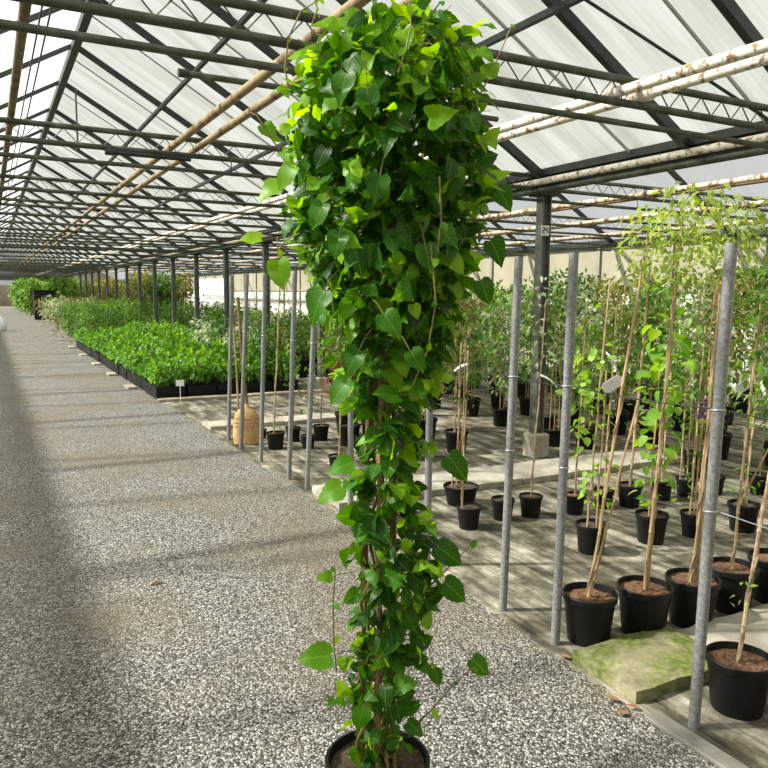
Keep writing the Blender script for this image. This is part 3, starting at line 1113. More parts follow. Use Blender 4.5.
for px, py, back, Lp, (dx, dy), age_tone in BIG:
    p = vine_point(px, py, back)
    D = depth((VX, VY, vz(py)))+back
    L = Lp/FPX*D*0.95
    d = (rh*dx + Vector((0, 0, dy)) - fh*0.25).normalized()
    nr = (-fh*0.8 + Vector((0, 0, 0.7)) + rh*rng.uniform(-0.3, 0.1)).normalized()
    fol.leaf(p, d, nr, L, L*0.85, age_tone, 'heart', rng.uniform(0.05, 0.35), rng.uniform(0.1, 0.45), 0.16, rng.uniform(0, 6.28))
    pet.tube([p, p-d*0.03+Vector((0, 0, 0.008)), p-d*0.07+fh*0.03], 0.0014, 4)
# loose shoots
SHOOT = [[(288, 92), (284, 70), (288, 40), (300, 14), (318, 3)], [(452, 138), (470, 112), (490, 70), (507, 30)], [(340, 668), (337, 640), (336, 600), (338, 570)], [(418, 722), (436, 698), (458, 672), (475, 658)],
         [(413, 598), (432, 578), (455, 555), (476, 533)], [(300, 185), (285, 160), (272, 142), (262, 128)], [(310, 30), (316, 12), (312, 0)], [(430, 18), (437, 8)], [(395, 100), (402, 78), (406, 60), (405, 40)], [(300, 235), (288, 240), (280, 250)],
         [(425, 250), (430, 300), (424, 345), (410, 378)], [(432, 190), (434, 230), (430, 262)], [(366, 690), (362, 660), (360, 630)]]
for sh in SHOOT:
    pts = [vine_point(x, y, -0.02 if x < 420 else -0.05) for x, y in sh]
    if sh[0][0] in (425, 432, 395):
        pts = [vine_point(x, y, -0.25 if y < 330 else -0.2) for x, y in sh]
    st = MB()
    st.tube(pts, [0.0026-0.0012*i/len(pts) for i in range(len(pts))], 6)
    st.build('shoot', M['stem'], vine)
    for (x, y), q in list(zip(sh, pts))[1:]:
        d = (rvec(rng)+Vector((0, 0, -0.2))).normalized()
        L = rng.uniform(0.018, 0.035)
        fol.leaf(q, d, (-fh+Vector((0, 0, 0.6))).normalized(), L, L*0.6, rng.uniform(0.5, 1), 'oval')
for k in range(46):
    py = rng.uniform(20, 330) if k < 30 else rng.uniform(330, 720)
    l, r_ = env(py)
    z = vz(py)
    D = depth((VX, VY, z))
    half = (r_-l)/2/FPX*D
    cen = ((l+r_)/2-cx0)/FPX*D
    a = rng.choice((rng.uniform(2.2, 4.1), rng.uniform(-0.9, 0.9)))
    o = rh*math.cos(a) + fh*math.sin(a)
    p = rh*cen + o*half*0.7 + Vector((0, 0, z))
    ln = rng.uniform(0.07, 0.13) if py < 330 else rng.uniform(0.05, 0.09)
    d = (o + Vector((0, 0, rng.uniform(-0.3, 0.8)))).normalized()
    tip = p + d*ln - Vector((0, 0, 0.015))
    pet.tube([p, p+d*ln*0.55, tip], [0.0018, 0.0015, 0.0011], 5)
    for q in range(4):
        t = 0.4+0.2*q
        b0 = p.lerp(tip, t)
        dd = (d*0.6 + rvec(rng)*0.7 + Vector((0, 0, -0.25))).normalized()
        L = rng.uniform(0.03, 0.055)*(1.25-0.35*t)
        fol.leaf(b0, dd, (Vector((0, 0, 1))-fh*0.5+rvec(rng)*0.5).normalized(), L, L*0.82, rng.uniform(0.55, 1.0), 'heart', rng.uniform(0, 0.4), 0.3, 0.15, rng.uniform(0, 6))
o0 = len(fol.v)
fol.v += pet.v
fol.a += pet.a
fol.f += [tuple(i+o0 for i in f) for f in pet.f]
fol.mi += [1]*len(pet.f)
fol.build('foliage', [M['leaf'], M['stem']], vine)

# ---- potted climbers of the right bed, each placed where its pot stands
GR = 'potted climbers in the near bed'


def climber(px, py, wpx, label, canes, stems=(0,), blobs=(), lmat='lf_mid', lkind='small', soil='soil', hfac=0.92, seed=0, group=GR, name='potted_climber', cmat='cane'):
    """px, py: rim centre in the photograph, wpx: rim width; canes: (x0,x1 at top, z top) offsets along the camera's right"""
    r0 = 0.13
    for _ in range(4):
        hh = 2*r0*hfac
        p = at(px, py, hh)
        r0 = wpx/2/FPX*depth(p)/1.02
    hh = 2*r0*hfac
    cs = []
    for c in canes:
        a0, b0, a1, b1, z = c[:5]
        q0 = rh*a0 + fh*b0
        q1 = rh*a1 + fh*b1
        cs.append((q0.x, q0.y, q1.x, q1.y, z) + tuple(c[5:]))
    bl = []
    for c, rad, n, L, wf, a0, a1 in blobs:
        q = rh*c[0] + fh*c[1]
        bl.append(((q.x, q.y, c[2]), rad, n, L, wf, a0, a1))
    o = potted(name, seed, r0, hh, cs, stems, bl, lmat, lkind, soil, cmat)
    o.location = (p.x, p.y, 0)
    tag(o, label, 'plant', group)
    return o


def crown(z0, z1, n, rad, L, wf=0.6, a=(0.2, 0.9), dx=0.0, x1=None, k=4):
    """leaves strung along the cane between z0 and z1"""
    x1 = dx if x1 is None else x1
    return [((dx+(x1-dx)*(i+0.5)/k, 0, z0+(z1-z0)*(i+0.5)/k), (rad, rad, (z1-z0)/k*0.75), n//k, L, wf, a[0], a[1]) for i in range(k)]


climber(590, 592, 55, 'black pot with a cane leaning right, leftmost of the front brown soil pots', [(-0.01, 0, 0.21, 0.05, 1.95, 0.008), (0.0, 0.02, 0.19, 0.0, 1.2, 0.006)], (0, 1), crown(1.7, 2.06, 220, 0.17, 0.042, 0.55, dx=0.2, x1=0.24), 'lf_pale', seed=31)
climber(645, 585, 55, 'black pot with thin upright cane, second of the front brown soil pots', [(0.0, 0, 0.10, 0.05, 2.05, 0.008), (0.012, 0.01, 0.08, 0.03, 1.7, 0.006)], (0, 1), crown(1.72, 2.15, 440, 0.2, 0.042, 0.55, dx=0.1, x1=0.13), 'lf_pale', seed=32)
climber(693, 577, 53, 'black pot with bundled canes behind the nearest pole, third front pot', [(0.0, 0, 0.07, 0.05, 1.75, 0.008), (0.02, 0, 0.05, 0.05, 1.4, 0.007), (-0.015, 0, 0.06, 0.02, 1.2, 0.006)], (0, 1, 2), crown(1.75, 2.1, 340, 0.2, 0.042, 0.55, dx=0.08, x1=0.14), 'lf_pale', seed=33)
climber(732, 565, 50, 'black pot with one thin cane, just right of the nearest pole', [(0.0, 0, 0.09, 0.06, 1.75, 0.008)], (0,), crown(1.1, 2.05, 200, 0.15, 0.055, 0.5, dx=0.06, x1=0.12), 'lf_mid', seed=34)
climber(775, 556, 50, 'black pot with brown soil at the right edge of the front row', [(0.0, 0, 0.02, 0.05, 1.8, 0.007)], (0,), crown(0.9, 2.0, 220, 0.16, 0.06, 0.55), 'lf_mid', seed=35)
climber(740, 656, 66, 'largest black pot on the right with pale leaning stem and brown soil', [(-0.01, 0, 0.14, 0.06, 1.5, 0.009)], (0,), crown(0.42, 0.56, 10, 0.05, 0.03, 0.5, (0.6, 1), dx=-0.005, k=2), 'lf_pale', seed=36, hfac=0.85, cmat='bark')
# second row
climber(592, 523, 33, 'small black pot with slim straight cane behind the leftmost front pot', [(-0.03, 0, 0.06, 0.05, 1.75, 0.0065), (0.03, 0, 0.05, 0.0, 1.2)], (0,), crown(0.3, 0.62, 40, 0.12, 0.05, 0.7, (0.5, 1), dx=0.03) + crown(0.8, 1.35, 50, 0.10, 0.055, 0.85, (0.6, 1), dx=-0.03), 'lf_bright', 'oval', 'soil_dark', seed=37)
climber(652, 513, 33, 'black pot of bright round leaved climber in the second row', [(0.0, 0, 0.06, 0.0, 1.6), (-0.02, 0, 0.0, 0.0, 1.2)], (0,), crown(0.26, 0.6, 40, 0.13, 0.065, 0.8, (0.3, 0.9)) + crown(0.62, 1.5, 80, 0.15, 0.085, 0.9, (0.2, 0.9), dx=0.02, x1=0.06), 'lf_bright', 'oval', 'soil_dark', seed=38)
climber(694, 512, 27, 'black pot with reddish canes partly behind the nearest pole bundle', [(0.0, 0, 0.05, 0.0, 1.7), (0.03, 0, 0.08, 0.0, 1.5), (-0.03, 0, 0.0, 0, 1.45)], (0, 1), crown(0.26, 0.6, 30, 0.1, 0.05, 0.6) + crown(1.0, 1.6, 60, 0.13, 0.06, 0.6), 'lf_mid', 'small', 'soil_dark', seed=39)
climber(744, 503, 31, 'black pot with bent dry stem right of the nearest pole, second row', [(0.0, 0, 0.06, 0.0, 1.6), (-0.05, 0, 0.15, 0.0, 0.6, 0.007)], (0,), crown(0.26, 0.5, 24, 0.12, 0.05, 0.4, (0, 0.4)) + crown(0.9, 1.7, 70, 0.14, 0.06, 0.7), 'lf_bright', 'oval', 'soil_dark', seed=40)
climber(575, 494, 22, 'small black pot just right of the mossy corner pole', [(0.0, 0, 0.03, 0.0, 1.6)], (0,), crown(0.5, 1.6, 80, 0.14, 0.06, 0.8, (0.4, 1)), 'lf_bright', 'oval', 'soil', seed=41)
climber(604, 489, 21, 'small black pot in shade behind the slim straight cane', [(0.0, 0, 0.04, 0.0, 1.7)], (0,), crown(0.6, 1.7, 90, 0.16, 0.055, 0.6), 'lf_dark', 'small', 'soil_dark', seed=42)
climber(630, 484, 25, 'black pot with a bare knotty cane, centre of the third row', [(0.0, 0, 0.07, 0.0, 1.9, 0.011)], (0,), crown(0.95, 1.9, 100, 0.17, 0.06, 0.6), 'lf_mid', 'small', 'soil_dark', seed=43)
climber(662, 480, 22, 'black pot behind the round leaved climber', [(0.0, 0, 0.03, 0.0, 1.8)], (0,), crown(0.7, 1.8, 120, 0.2, 0.06, 0.7), 'lf_mid', 'small', 'soil_dark', seed=44)
climber(686, 478, 20, 'black pot with several upright canes left of the nearest pole', [(-0.05, 0, -0.04, 0.0, 1.2), (0.0, 0, 0.03, 0.0, 1.75), (0.05, 0, 0.08, 0, 1.3)], (1,), crown(0.8, 1.7, 90, 0.17, 0.055, 0.7), 'lf_varieg_lit', 'small', 'soil_dark', seed=45)
climber(715, 476, 20, 'black pot half behind the nearest pole in the third row', [(0.0, 0, 0.05, 0.0, 1.8)], (0,), crown(0.6, 1.8, 100, 0.16, 0.055, 0.6), 'lf_mid', 'small', 'soil_dark', seed=46)
climber(760, 474, 22, 'black pot with small tufted plant by the right edge, third row', [(0.0, 0, 0.02, 0.0, 1.7)], (0,), crown(0.4, 1.7, 110, 0.16, 0.055, 0.7, (0.3, 1)), 'lf_mid', 'small', 'soil_dark', seed=47)
climber(461, 485, 36, 'wide black pot with three canes, right of the vine on the slab edge', [(-0.04, 0, -0.02, 0, 1.28, 0.007), (0.0, 0, 0.01, 0, 1.3, 0.007), (-0.08, 0, 0.03, 0, 0.8, 0.006)], (0,), crown(0.9, 1.5, 80, 0.2, 0.055, 0.6, (0, 0.5)), 'lf_dark', 'small', 'soil_dark', hfac=0.55, seed=48)
climber(469, 506, 25, 'black pot with one straight cane, nearest right of the vine', [(-0.05, 0, -0.03, 0, 1.42, 0.0065)], (0,), crown(0.9, 1.5, 40, 0.13, 0.05, 0.6, (0, 0.5)), 'lf_dark', 'small', 'soil_dark', seed=49)
climber(503, 498, 24, 'black pot with dark canes behind the third pole', [(0.02, 0, 0.03, 0, 1.55), (0.04, 0, 0.06, 0, 1.6)], (0, 1), crown(1.0, 1.75, 90, 0.18, 0.055, 0.6), 'lf_mid', 'small', 'soil_dark', seed=50)
climber(531, 495, 24, 'black pot with a single brown cane below the numbered column', [(0.0, 0, 0.06, 0, 1.6, 0.0065)], (0,), crown(1.1, 1.8, 90, 0.17, 0.055, 0.6), 'lf_varieg_lit', 'small', 'soil_dark', seed=51)
climber(554, 429, 19, 'black pot with reddish canes to the right of the column foot', [(0.0, 0, 0.0, 0, 1.5), (0.05, 0, 0.05, 0, 1.3), (-0.05, 0, -0.03, 0, 1.4)], (0, 1), crown(0.9, 1.9, 140, 0.25, 0.06, 0.6), 'lf_mid', 'small', 'soil_dark', seed=52)
# around the broom, left of the vine
GL = 'small potted plants left of the vine'
climber(275.5, 432, 19, 'small pot with brown soil and a tall pale cane right of the broom', [(-0.02, 0, 0.06, 0, 1.75, 0.009)], (0,), crown(1.2, 1.8, 30, 0.12, 0.05, 0.6), 'lf_mid', 'small', 'soil', seed=53, group=GL)
climber(293, 427, 16, 'small black pot with thin twigs behind the two middle poles', [(0, 0, 0.02, 0, 0.9, 0.005)], (0,), crown(0.5, 1.1, 50, 0.15, 0.05, 0.6), 'lf_mid', 'small', 'soil_dark', seed=54, group=GL)
climber(321, 425, 17, 'small black pot with one slim cane behind the slab end pole', [(0, 0, 0.02, 0, 1.1, 0.006)], (0,), crown(0.8, 1.3, 60, 0.16, 0.05, 0.6), 'lf_olive', 'small', 'soil_dark', seed=55, group=GL)
climber(308, 435, 15, 'small black pot tucked against the slab end pole', [(0, 0, 0, 0, 0.8, 0.005)], (0,), crown(0.4, 0.9, 40, 0.12, 0.05, 0.6), 'lf_mid', 'small', 'soil_dark', seed=56, group=GL)
climber(337, 455, 18, 'potted shrub with red brown leaves just left of the vine', [(0.02, 0, 0.04, 0, 0.95, 0.009)], (0,), crown(0.62, 1.05, 110, 0.13, 0.05, 0.6), 'lf_red', 'small', 'soil_dark', seed=57, group=GL)
climber(349, 424, 24, 'black pot with leafy shrub between vine and red leaved plant', [(0, 0, 0.02, 0, 1.0, 0.006)], (0,), crown(0.4, 1.2, 100, 0.2, 0.055, 0.6), 'lf_mid', 'small', 'soil_dark', seed=58, group=GL)
climber(262, 429, 10, 'tiny black pot beside the broom head', [(0, 0, 0, 0, 0.45, 0.004)], (0,), crown(0.2, 0.5, 24, 0.07, 0.04, 0.6), 'lf_mid', 'small', 'soil_dark', seed=59, group=GL)
climber(405, 492, 26, 'black pot mostly hidden behind the lower leaves of the vine', [(0.05, 0, 0.05, 0, 1.3), (0.02, 0, 0.02, 0, 1.2)], (0,), crown(0.9, 1.5, 60, 0.15, 0.05, 0.6), 'lf_mid', 'small', 'soil_dark', seed=60, group=GR)

# ---- crowded climbers of the back bed
VAR = []
specs = [('lf_dark', 0.95, 1.95, 0.33, 420, 0.085, (0.1, 0.9)), ('lf_mid', 0.7, 1.9, 0.32, 420, 0.085, (0.2, 0.9)), ('lf_varieg_lit', 0.75, 1.75, 0.33, 420, 0.08, (0.1, 1.0)), ('lf_olive', 0.95, 1.85, 0.3, 360, 0.075, (0.2, 0.9)), ('lf_dark', 1.4, 2.05, 0.28, 380, 0.085, (0.2, 1.0)), ('lf_bright', 0.6, 1.5, 0.28, 300, 0.09, (0.0, 0.6))]
vlab = ['dark green bushy climber crowded in the back bed by the cream wall', 'mid green climber on canes crowded in the back bed', 'variegated climber, leaves whitened as highlights, crowded in the back bed', 'olive green climber on canes crowded in the back bed', 'tall climber with a dense dark head on bare canes in the back bed', 'fresh green climber on canes crowded in the back bed']
for i, (lm, z0, z1, rad, n, L, ag) in enumerate(specs):
    o = potted('potted_climber', 200+i, 0.14, 0.26, [(-0.04, 0, -0.02, 0.02, z1-0.05), (0.04, 0.02, 0.03, 0, z1-0.2), (0, -0.04, 0, -0.02, z1-0.1)], (0,), crown(z0, z1, n, rad, L, 0.68, ag, k=5) + crown(0.5, z0, 60, 0.2, 0.07, 0.65, ag, k=2), lm, 'small', 'soil_dark')
    VAR.append(o)
rng = random.Random(77)
used = [False]*6
spots = []
for X in (5.75, 6.6, 7.5, 8.4, 9.4, 10.5):
    y = 0.64*X
    while y < 1.75*X:
        if not (X < 6.1 and 4.8 < y < 5.6):
            spots.append((X+rng.uniform(-0.12, 0.12), y+rng.uniform(-0.12, 0.12)))
        y += 0.74
for X in (3.6, 4.35):
    y = 6.3
    while y < 8.3:
        if X < 4.6 and not (X > 4.7 and abs(y-5.84) < 0.4):
            spots.append((X+rng.uniform(-0.1, 0.1), y+rng.uniform(-0.1, 0.1)))
        y += 0.72


def place(vi, x, y, s=1.0):
    o = VAR[vi] if not used[vi] else copy_tree(VAR[vi])
    used[vi] = True
    o.location = (x, y, 0)
    o.rotation_euler.z = rng.uniform(0, 6.28)
    o.scale = (1, 1, 1)
    o.scale = (s, s, s)
    return tag(o, vlab[vi], 'plant', 'crowded climbers of the back bed, kind ' + ['dark', 'mid green', 'whitened variegated', 'olive', 'tall', 'fresh'][vi])


for k, (x, y) in enumerate(spots):
    vi = rng.choice((0, 1, 1, 2, 2, 2, 3, 4, 4, 5)) if x > 6 else rng.choice((1, 1, 2, 3, 5))  # extra whitish climbers, their colour standing in for leaf highlights
    place(vi, x, y, rng.uniform(0.85, 1.05))

# ---- shrubs behind the timber boards, between the poles
SHV = []
for i, (lm, hh, n) in enumerate((('lf_mid', 0.95, 260), ('lf_varieg_lit', 0.85, 240), ('lf_olive', 0.9, 220), ('lf_dark', 1.0, 240))):
    o = potted('potted_shrub', 300+i, 0.17, 0.30, [(0, 0, 0.02, 0, hh, 0.006)], (0,), [((0, 0, hh*0.70), (0.30, 0.30, hh*0.40), n+60, 0.085, 0.6, 0.1, 0.9)], lm, 'small', 'soil_dark')
    SHV.append(o)
slab_ = ['mid green leafy shrub in black pot behind the timber boards', 'pale variegated shrub in black pot behind the timber boards', 'olive brown shrub in black pot behind the timber boards', 'dark green shrub in black pot behind the timber boards']
su = [False]*4
rng = random.Random(99)
sp2 = []
for X in (4.1, 5.4, 6.2, 7.0, 7.9, 8.8, 9.8):
    y = max(11.9, 1.8*X)
    while y < 3.9*X and y < 36:
        sp2.append((X+rng.uniform(-0.12, 0.12), y+rng.uniform(-0.12, 0.12)))
        y += 0.78 if X < 7 else 1.15
for (x, y) in sp2:
    vi = rng.choice((0, 0, 1, 1, 2, 3))
    o = SHV[vi] if not su[vi] else copy_tree(SHV[vi])
    su[vi] = True
    o.location = (x, y, 0)
    o.rotation_euler.z = rng.uniform(0, 6.28)
    s = rng.uniform(0.9, 1.25)
    o.scale = (s, s, s)
    tag(o, slab_[vi], 'plant', 'potted shrubs behind the boards, kind ' + ['mid', 'pale', 'olive', 'dark'][vi])

# ---- trays of young plants along the path
TX = [2.42, 2.90, 3.38]
tray = empty('plant_tray')
b = MB()
w, d, hh, t = 0.22, 0.22, 0.19, 0.012
b.box((-w, -d, 0), (w, d, 0.012))
b.box((-w, -d, 0.012), (w, -d+t, hh))
b.box((-w, d-t, 0.012), (w, d, hh))
b.box((-w, -d+t, 0.012), (-w+t, d-t, hh))
b.box((w-t, -d+t, 0.012), (w, d-t, hh))
b.build('crate', M['pot'], tray, smooth=False)
b = MB()
for z in (0.075, hh-0.018):
    b.box((-w-0.014, -d-0.014, z), (w+0.014, d+0.014, z+0.018))
b.build('lip', M['pot'], tray, smooth=False)
young = []
for i in range(4):
    r_ = random.Random(400+i)
    o = empty('young_plant')
    b = MB()
    for k in range(5):
        a = r_.uniform(0, 6.28)
        b.tube([(0, 0, 0.0), (0.07*math.cos(a), 0.07*math.sin(a), 0.13), (0.12*math.cos(a), 0.12*math.sin(a), 0.25)], 0.004, 5)
    b.build('stem', M['stem'], o)
    foliage(r_, [((0, 0, 0.17), (0.15, 0.15, 0.15), 110, 0.078, 0.7, 0.0, 1.0)], 'small').build('foliage', M['lf_tray'], o)
    young.append(o)
rng = random.Random(123)
yu = [False]*4
first = True
ny = 0
y = 11.75
row = 0
while y < 23.6:
    for ci, x in enumerate([2.44+0.47*q for q in range(5)]):
        if abs(x-XG) < 0.2:
            continue
        o = tray if first else copy_tree(tray)
        first = False
        o.location = (x+rng.uniform(-0.012, 0.012), y, 0)
        if row == 0:
            tag(o, 'black plastic plant tray by the timber board, ' + ['nearest the gravel', 'second from the gravel', 'third from the gravel', 'fourth from the gravel', 'fifth from the gravel'][ci], 'tray', 'black plant trays beside the path')
        elif ci == 0:
            tag(o, 'black plastic plant tray in the row edging the gravel path', 'tray', 'plant trays edging the gravel')
        else:
            tag(o, 'black plastic plant tray hidden under fresh green leaves', 'tray', 'plant trays inside the bed')
        for dx, dy in (((-0.1, -0.1), (0.1, 0.1)) if (ci > 0 and row > 2) else ((-0.1, -0.1), (0.1, -0.08), (-0.09, 0.11), (0.11, 0.1))):
            vi = rng.randrange(4)
            o = young[vi] if not yu[vi] else copy_tree(young[vi])
            yu[vi] = True
            ny += 1
            o.location = (x+dx+rng.uniform(-0.02, 0.02), y+dy+rng.uniform(-0.02, 0.02), 0.1725)
            o.rotation_euler.z = rng.uniform(0, 6.28)
            s = rng.uniform(0.8, 1.2)*(1.12 if ci > 0 and row > 2 else 1)
            o.scale = (s, s, s*rng.uniform(0.9, 1.25)*(1+0.10*ci))
            tag(o, 'fresh green young plant growing in the black trays by the path', 'plant', 'young plants in the black trays')
    y += 0.475
    row += 1

# ---- beds farther along the path
def bush(name, seed, hh, rad, n, lm, L, wf, ag, stemr=0.012, z0=0.25):
    rg = random.Random(seed)
    o = empty(name)
    b = MB()
    for k in range(4):
        a = rg.uniform(0, 6.28)
        b.tube([(0, 0, 0), (rad*0.25*math.cos(a), rad*0.25*math.sin(a), hh*0.4), (rad*0.5*math.cos(a), rad*0.5*math.sin(a), hh*0.8)], [stemr, stemr*0.7, stemr*0.4], 6)
    b.build('stem', M['bark'], o)
    bl = []
    for k in range(7):
        a = rg.uniform(0, 6.28)
        q = rad*0.45*rg.random()
        z = hh*(z0+(0.93-z0)*(k+0.5)/7)
        bl.append(((q*math.cos(a), q*math.sin(a), z), (rad*0.8, rad*0.8, hh*0.16), n//7, L, wf, ag[0], ag[1]))
    foliage(rg, bl, 'small').build('foliage', M[lm], o)
    return o


def scatter(protos, pts, lab, cat, grp, seed, smin=0.85, smax=1.15):
    rg = random.Random(seed)
    us = [False]*len(protos)
    for k, (x, y) in enumerate(pts):
        vi = k if k < len(protos) else rg.randrange(len(protos))
        o = protos[vi] if not us[vi] else copy_tree(protos[vi])
        us[vi] = True
        s = rg.uniform(smin, smax)
        o.location = (x+rg.uniform(-0.1, 0.1), y+rg.uniform(-0.1, 0.1), 0)
        o.rotation_euler.z = rg.uniform(0, 6.28)
        o.scale = (s, s, s)
        tag(o, lab, cat, grp)


scatter([bush('broom_shrub', 500+i, 1.3, 0.4, 560, 'lf_mid', 0.13, 0.3, (0.0, 0.8), z0=0.15) for i in range(3)], [(x, y) for y in (24.5, 25.7, 27, 28.4, 30, 32) for x in (2.7, 3.4, 4.2, 5.4, 6.3)],
        'feathery mid green shrub in the block behind the tray plants', 'plant', 'feathery shrubs behind the trays', 1)
scatter([bush('flowering_shrub', 520+i, 1.2, 0.55, 420, 'lf_olive' if i else 'lf_varieg_lit', 0.12, 0.5, (0.1, 0.9)) for i in range(3)], [(x, y) for y in (35, 37.5, 40.5, 44) for x in (2.75, 3.7, 4.6, 5.8)],
        'olive and pale shrub in the third block along the path', 'plant', 'olive shrubs farther along the path', 2)
scatter([bush('conifer', 540, 1.05, 0.28, 420, 'lf_dark', 0.07, 0.3, (0.1, 0.7), z0=0.1)], [(2.5, 33.6)], 'dark upright conifer at the path edge past the feathery shrubs', 'plant', None, 3)
scatter([bush('bushy_tree', 550+i, 2.55, 0.95, 900, ('lf_mid', 'lf_bright', 'lf_mid')[i], 0.26, 0.55, (0.1, 0.9), 0.03, 0.12) for i in range(3)], [(2.7, 56), (3.2, 60), (4.2, 55), (2.6, 64), (3.9, 66), (2.9, 70), (5.2, 58), (2.4, 75)],
        'bright bushy green tree at the far end of the path', 'tree', 'bushy trees at the far path end', 4, 0.95, 1.15)
scatter([bush('tall_hedge_shrub', 560+i, 2.35, 0.8, 1100, ('lf_dark', 'lf_olive', 'lf_olive')[i], 0.2, 0.55, (0.1, 0.9), 0.03, 0.1) for i in range(3)], [(x, y) for y in (31.5, 34, 36.5, 39, 42.5, 46.5, 51) for x in (6.4, 8.2, 10.0) if 4.45 < y/x < 9] + [(x, y) for y in (56, 61, 66.5, 72) for x in (6.8, 8.7, 10.3)],
        'tall dense hedge shrub behind the far columns', 'tree', 'tall hedge shrubs behind the columns', 5)
# black crates and small white things far down the path
cr_ = empty('crate_stack', (2.85, 47.0, 0), 'stack of black crates in front of the far bushy trees', 'crates')
for k in range(5):
    b = MB()
    b.box((-0.55, -0.45, k*0.34+0.02), (0.55, 0.45, k*0.34+0.32), bev=0.02)
    b.box((-0.57, -0.47, k*0.34+0.28), (0.57, 0.47, k*0.34+0.335), bev=0.01)
    b.build('crate', M['pot'], cr_, smooth=False)
b = MB()
b.lathe([(0.001, 0.0), (0.26, 0.0), (0.33, 0.12), (0.31, 0.36), (0.2, 0.52), (0.08, 0.6), (0.001, 0.61)], 14)
o = b.build('white_sack', M['white'])
p = at(2, 331)
o.location = (p.x-0.13, p.y, 0)
tag(o, 'white rounded sack standing at the left edge of the gravel path', 'sack')
b = MB()
b.box((-0.2, -0.01, 0.25), (0.2, 0.01, 0.75))
b.tube([(0, 0.0, 0), (0, 0.0, 0.3)], 0.02, 8)
p = at(21, 312)
o = b.build('marker_sign', M['white'], smooth=False)
o.location = (p.x, p.y, 0)
tag(o, 'small white marker sign at the far path edge before the trees', 'sign')
# white labels stuck among the tray plants
for i, (px, py) in enumerate(((132, 353), (161, 342), (180, 383))):
    p = at(px, py, 0.5 if i < 2 else 0.3)
    root = empty('plant_label', (p.x, p.y, 0.17 if i < 2 else 0.0), ['white plant label among the fresh tray plants, nearest the path', 'white plant label among the fresh tray plants, farthest back', 'white plant label on the front of the first trays'][i], 'label', 'white labels in the trays')
    top = p.z-(0.17 if i < 2 else 0.0)
    b = MB()
    b.box((-0.006, -0.002, 0), (0.006, 0.002, top))
    b.build('stake', M['white'], root, smooth=False)
    b = MB()
    b.box((-0.06, -0.006, top-0.045), (0.06, -0.002, top+0.045))
    b.build('card', M['white'], root, smooth=False)
    root.rotation_euler = (R(-15) if i < 2 else 0, R(8-10*i) if i < 2 else 0, -yaw*0.6)

# ------------------------------------------------------------------ broom leaning on its pole
g = at(245, 446)
bp = Vector((g.x+0.055, g.y+0.09, 0))
br = empty('broom', bp, 'straw broom with worn wooden handle leaning among the poles', 'broom')
br.rotation_euler.z = -yaw
b = MB()
n = 28
prof = [(0.0, 0.150, 0.040), (0.1, 0.152, 0.046), (0.24, 0.146, 0.046), (0.33, 0.128, 0.040), (0.385, 0.085, 0.032), (0.41, 0.03, 0.022), (0.45, 0.018, 0.018)]
vs = []
rg = random.Random(8)
for z, wx, wy in prof:
    for k in range(n):
        t = 2*math.pi*k/n
        e = 1+(rg.uniform(-0.06, 0.06) if z < 0.3 else 0)
        ex = abs(math.cos(t))**0.7*math.copysign(1, math.cos(t))
        vs.append((wx*ex*e, wy*math.sin(t)*e, z*1.0 if z > 0 else rg.uniform(0, 0.012)))
fs = [(i*n+k, i*n+(k+1) % n, (i+1)*n+(k+1) % n, (i+1)*n+k) for i in range(len(prof)-1) for k in range(n)]
fs.append(tuple(reversed(range(n))))
b.add(vs, fs)
b.build('bristles', M['straw'], br)
b = MB()
for z, wx, wy in ((0.20, 0.153, 0.050), (0.24, 0.150, 0.049), (0.29, 0.142, 0.046)):
    b.tube([(wx*abs(math.cos(t))**0.7*math.copysign(1, math.cos(t)), wy*math.sin(t), z) for t in [2*math.pi*k/20 for k in range(21)]], 0.003, 5)
b.build('binding', M['handle'], br)
b = MB()
b.tube([(0, 0, 0.40), (-0.05, 0.02, 1.0), (-0.085, 0.03, 1.60)], [0.019, 0.0175, 0.016], 10)
b.build('handle', M['handle'], br)
q = at(243, 440)
b = MB()
b.tube([(q.x+0.0, q.y+0.14, 0), (q.x-0.02, q.y+0.13, 0.8), (q.x-0.075, q.y+0.12, 1.6)], [0.012, 0.011, 0.010], 8)
tag(b.build('wooden_stick', M['cane']), 'thin pale stick leaning between the two poles by the broom', 'stick')

# ------------------------------------------------------------------ hanging plant tags


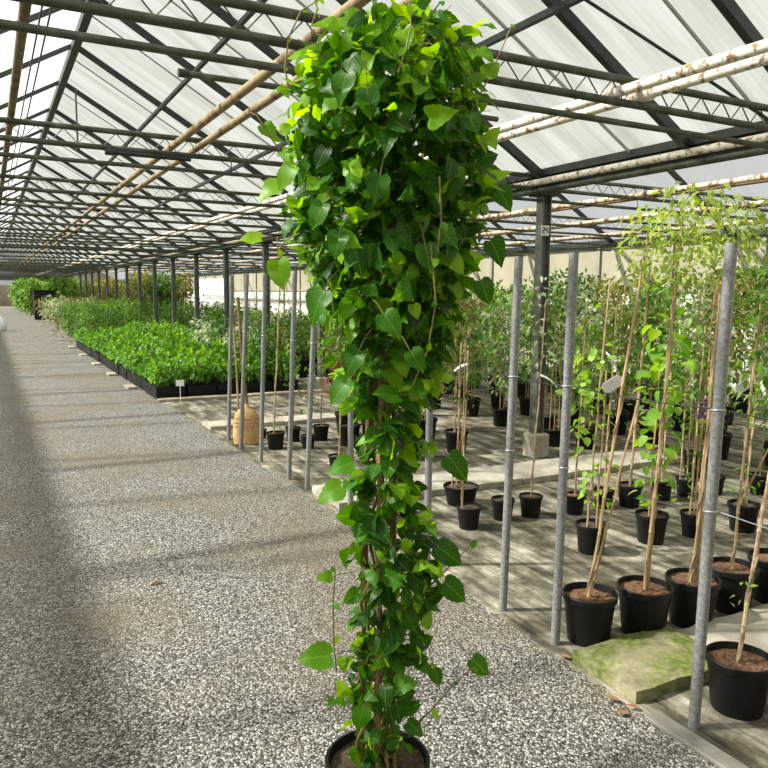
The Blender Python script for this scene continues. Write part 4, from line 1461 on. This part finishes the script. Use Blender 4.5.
def hang_tag(px, py, dep, w, h, ang, label, lines=5, pict=False):
    p = at_depth(px, py, dep)
    root = empty('plant_tag', p, label, 'tag', 'plant tags on the canes')
    mw = Matrix((rh, -fh, Vector((0, 0, 1)))).transposed().to_4x4()
    root.matrix_world = Matrix.Translation(p) @ mw @ Matrix.Rotation(R(-12), 4, 'Z') @ Matrix.Rotation(R(ang), 4, 'Y')
    b = MB()
    c = 0.2*h
    prof = [(-w/2, -h/2+c), (-w/2+c, -h/2), (w/2, -h/2), (w/2+c*0.9, -h/4), (w/2+c*0.9, h/4), (w/2, h/2), (-w/2+c, h/2), (-w/2, h/2-c)]
    n = len(prof)
    b.add([(x, -0.001, z) for x, z in prof] + [(x, 0.001, z) for x, z in prof], [tuple(range(n)), tuple(reversed(range(n, 2*n)))] + [(i, n+i, n+(i+1) % n, (i+1) % n) for i in range(n)])
    b.build('card', M['photo'] if pict else M['white'], root, smooth=False)
    b = MB()
    if pict:
        b.box((-w/2-0.003, 0.001, -h/2), (-w/2+0.014, 0.0025, h/2))
        b.build('yellow_strip', M['yellow'], root, smooth=False)
    else:
        rg = random.Random(int(px))
        for i in range(lines):
            x = -w*0.42 + w*0.86*i/lines
            z = -h*0.38
            while z < h*0.34:
                l = rg.uniform(0.08, 0.26)*h
                b.box((x, 0.001, z), (x+w*0.045, 0.002, min(z+l, h*0.38)))
                z += l+h*0.07
        b.build('small_print', M['ink'], root, smooth=False)
    b = MB()
    b.tube([(w/2+c*0.6, 0, 0), (w/2+0.018, -0.006, 0.004), (w/2+0.03, -0.012, -0.004)], 0.0015, 5)
    b.build('loop', M['white'], root)
    return root


dA = depth(at(590, 592, 0.23))
hang_tag(612, 384.5, dA-0.02, 0.095, 0.056, -28, 'white printed tag on the leaning cane of the leftmost front pot', 6)
hang_tag(742, 387, depth(at(732, 565, 0.23))-0.02, 0.078, 0.055, -28, 'white printed tag to the right of the nearest pole', 5)
hang_tag(704, 412, depth(at(693, 577, 0.23))-0.03, 0.105, 0.068, -84, 'dark picture tag with purple white flowers beside the nearest pole', 0, True)


def curl(px0, py0, px1, py1, pot, label, wd=0.016):
    dep = depth(at(*pot))
    a, c = at_depth(px0, py0, dep), at_depth(px1, py1, dep)
    mid = (a+c)/2 + Vector((0, 0, 0.03))-fh*0.02
    b = MB()
    vs = []
    n = 8
    for i in range(n+1):
        t = i/n
        p = a*(1-t)**2 + mid*2*t*(1-t) + c*t*t
        s_ = Vector((0, 0, 1))*wd*0.5 + fh*wd*0.4
        for sg, th in ((-1, 0), (1, 0), (1, 0.0016), (-1, 0.0016)):
            vs.append(tuple(p + s_*sg - fh*th))
    fs = []
    for i in range(n):
        for k in range(4):
            fs.append((i*4+k, i*4+(k+1) % 4, i*4+4+(k+1) % 4, i*4+4+k))
    fs += [(3, 2, 1, 0), (n*4, n*4+1, n*4+2, n*4+3)]
    b.add(vs, fs)
    return tag(b.build('curled_tag', M['white']), label, 'tag', 'curled white tags')


curl(454, 371, 469, 364, (461, 485, 0.13), 'curled white tag on the canes right of the vine')
curl(540, 375, 557, 387, (531, 495, 0.2), 'curled white tag between the column and mossy corner pole')
curl(575, 371, 580, 383, (575, 494, 0.2), 'curled white tag just right of the mossy corner pole', 0.014)
curl(606, 353, 617, 368, (592, 523, 0.2), 'curled white tag above the printed one on the leaning cane')
curl(713, 372, 707, 390, (694, 512, 0.2), 'narrow white tag left of the nearest pole', 0.012)

# ------------------------------------------------------------------ litter by the edging
rg = random.Random(3)
for i, (px, py) in enumerate(((628, 712), (620, 700), (560, 655), (640, 708), (270, 490))):
    p = at(px, py, 0.012)
    b = MB()
    b.leaf(Vector((0, 0, 0)), Vector((rg.uniform(-1, 1), rg.uniform(-1, 1), 0)), Vector((0.1, 0, 1)), 0.06, 0.03, 0.5, 'oval', 0.3, -0.2)
    o = b.build('dead_leaf', M['deadleaf'], loc=p)
    tag(o, 'dry brown fallen leaf lying on the gravel by the bed edging', 'leaf', 'fallen leaves by the edging')
b = MB()
b.tube([(0, 0, 0), (0.03, 0.01, 0.012), (0.075, 0.005, 0.002)], [0.006, 0.012, 0.005], 8)
p = at(150, 585, 0.005)
tag(b.build('pebble_chip', M['timber'], loc=p), 'pale curled wood chip lying alone on the gravel', 'wood chip')
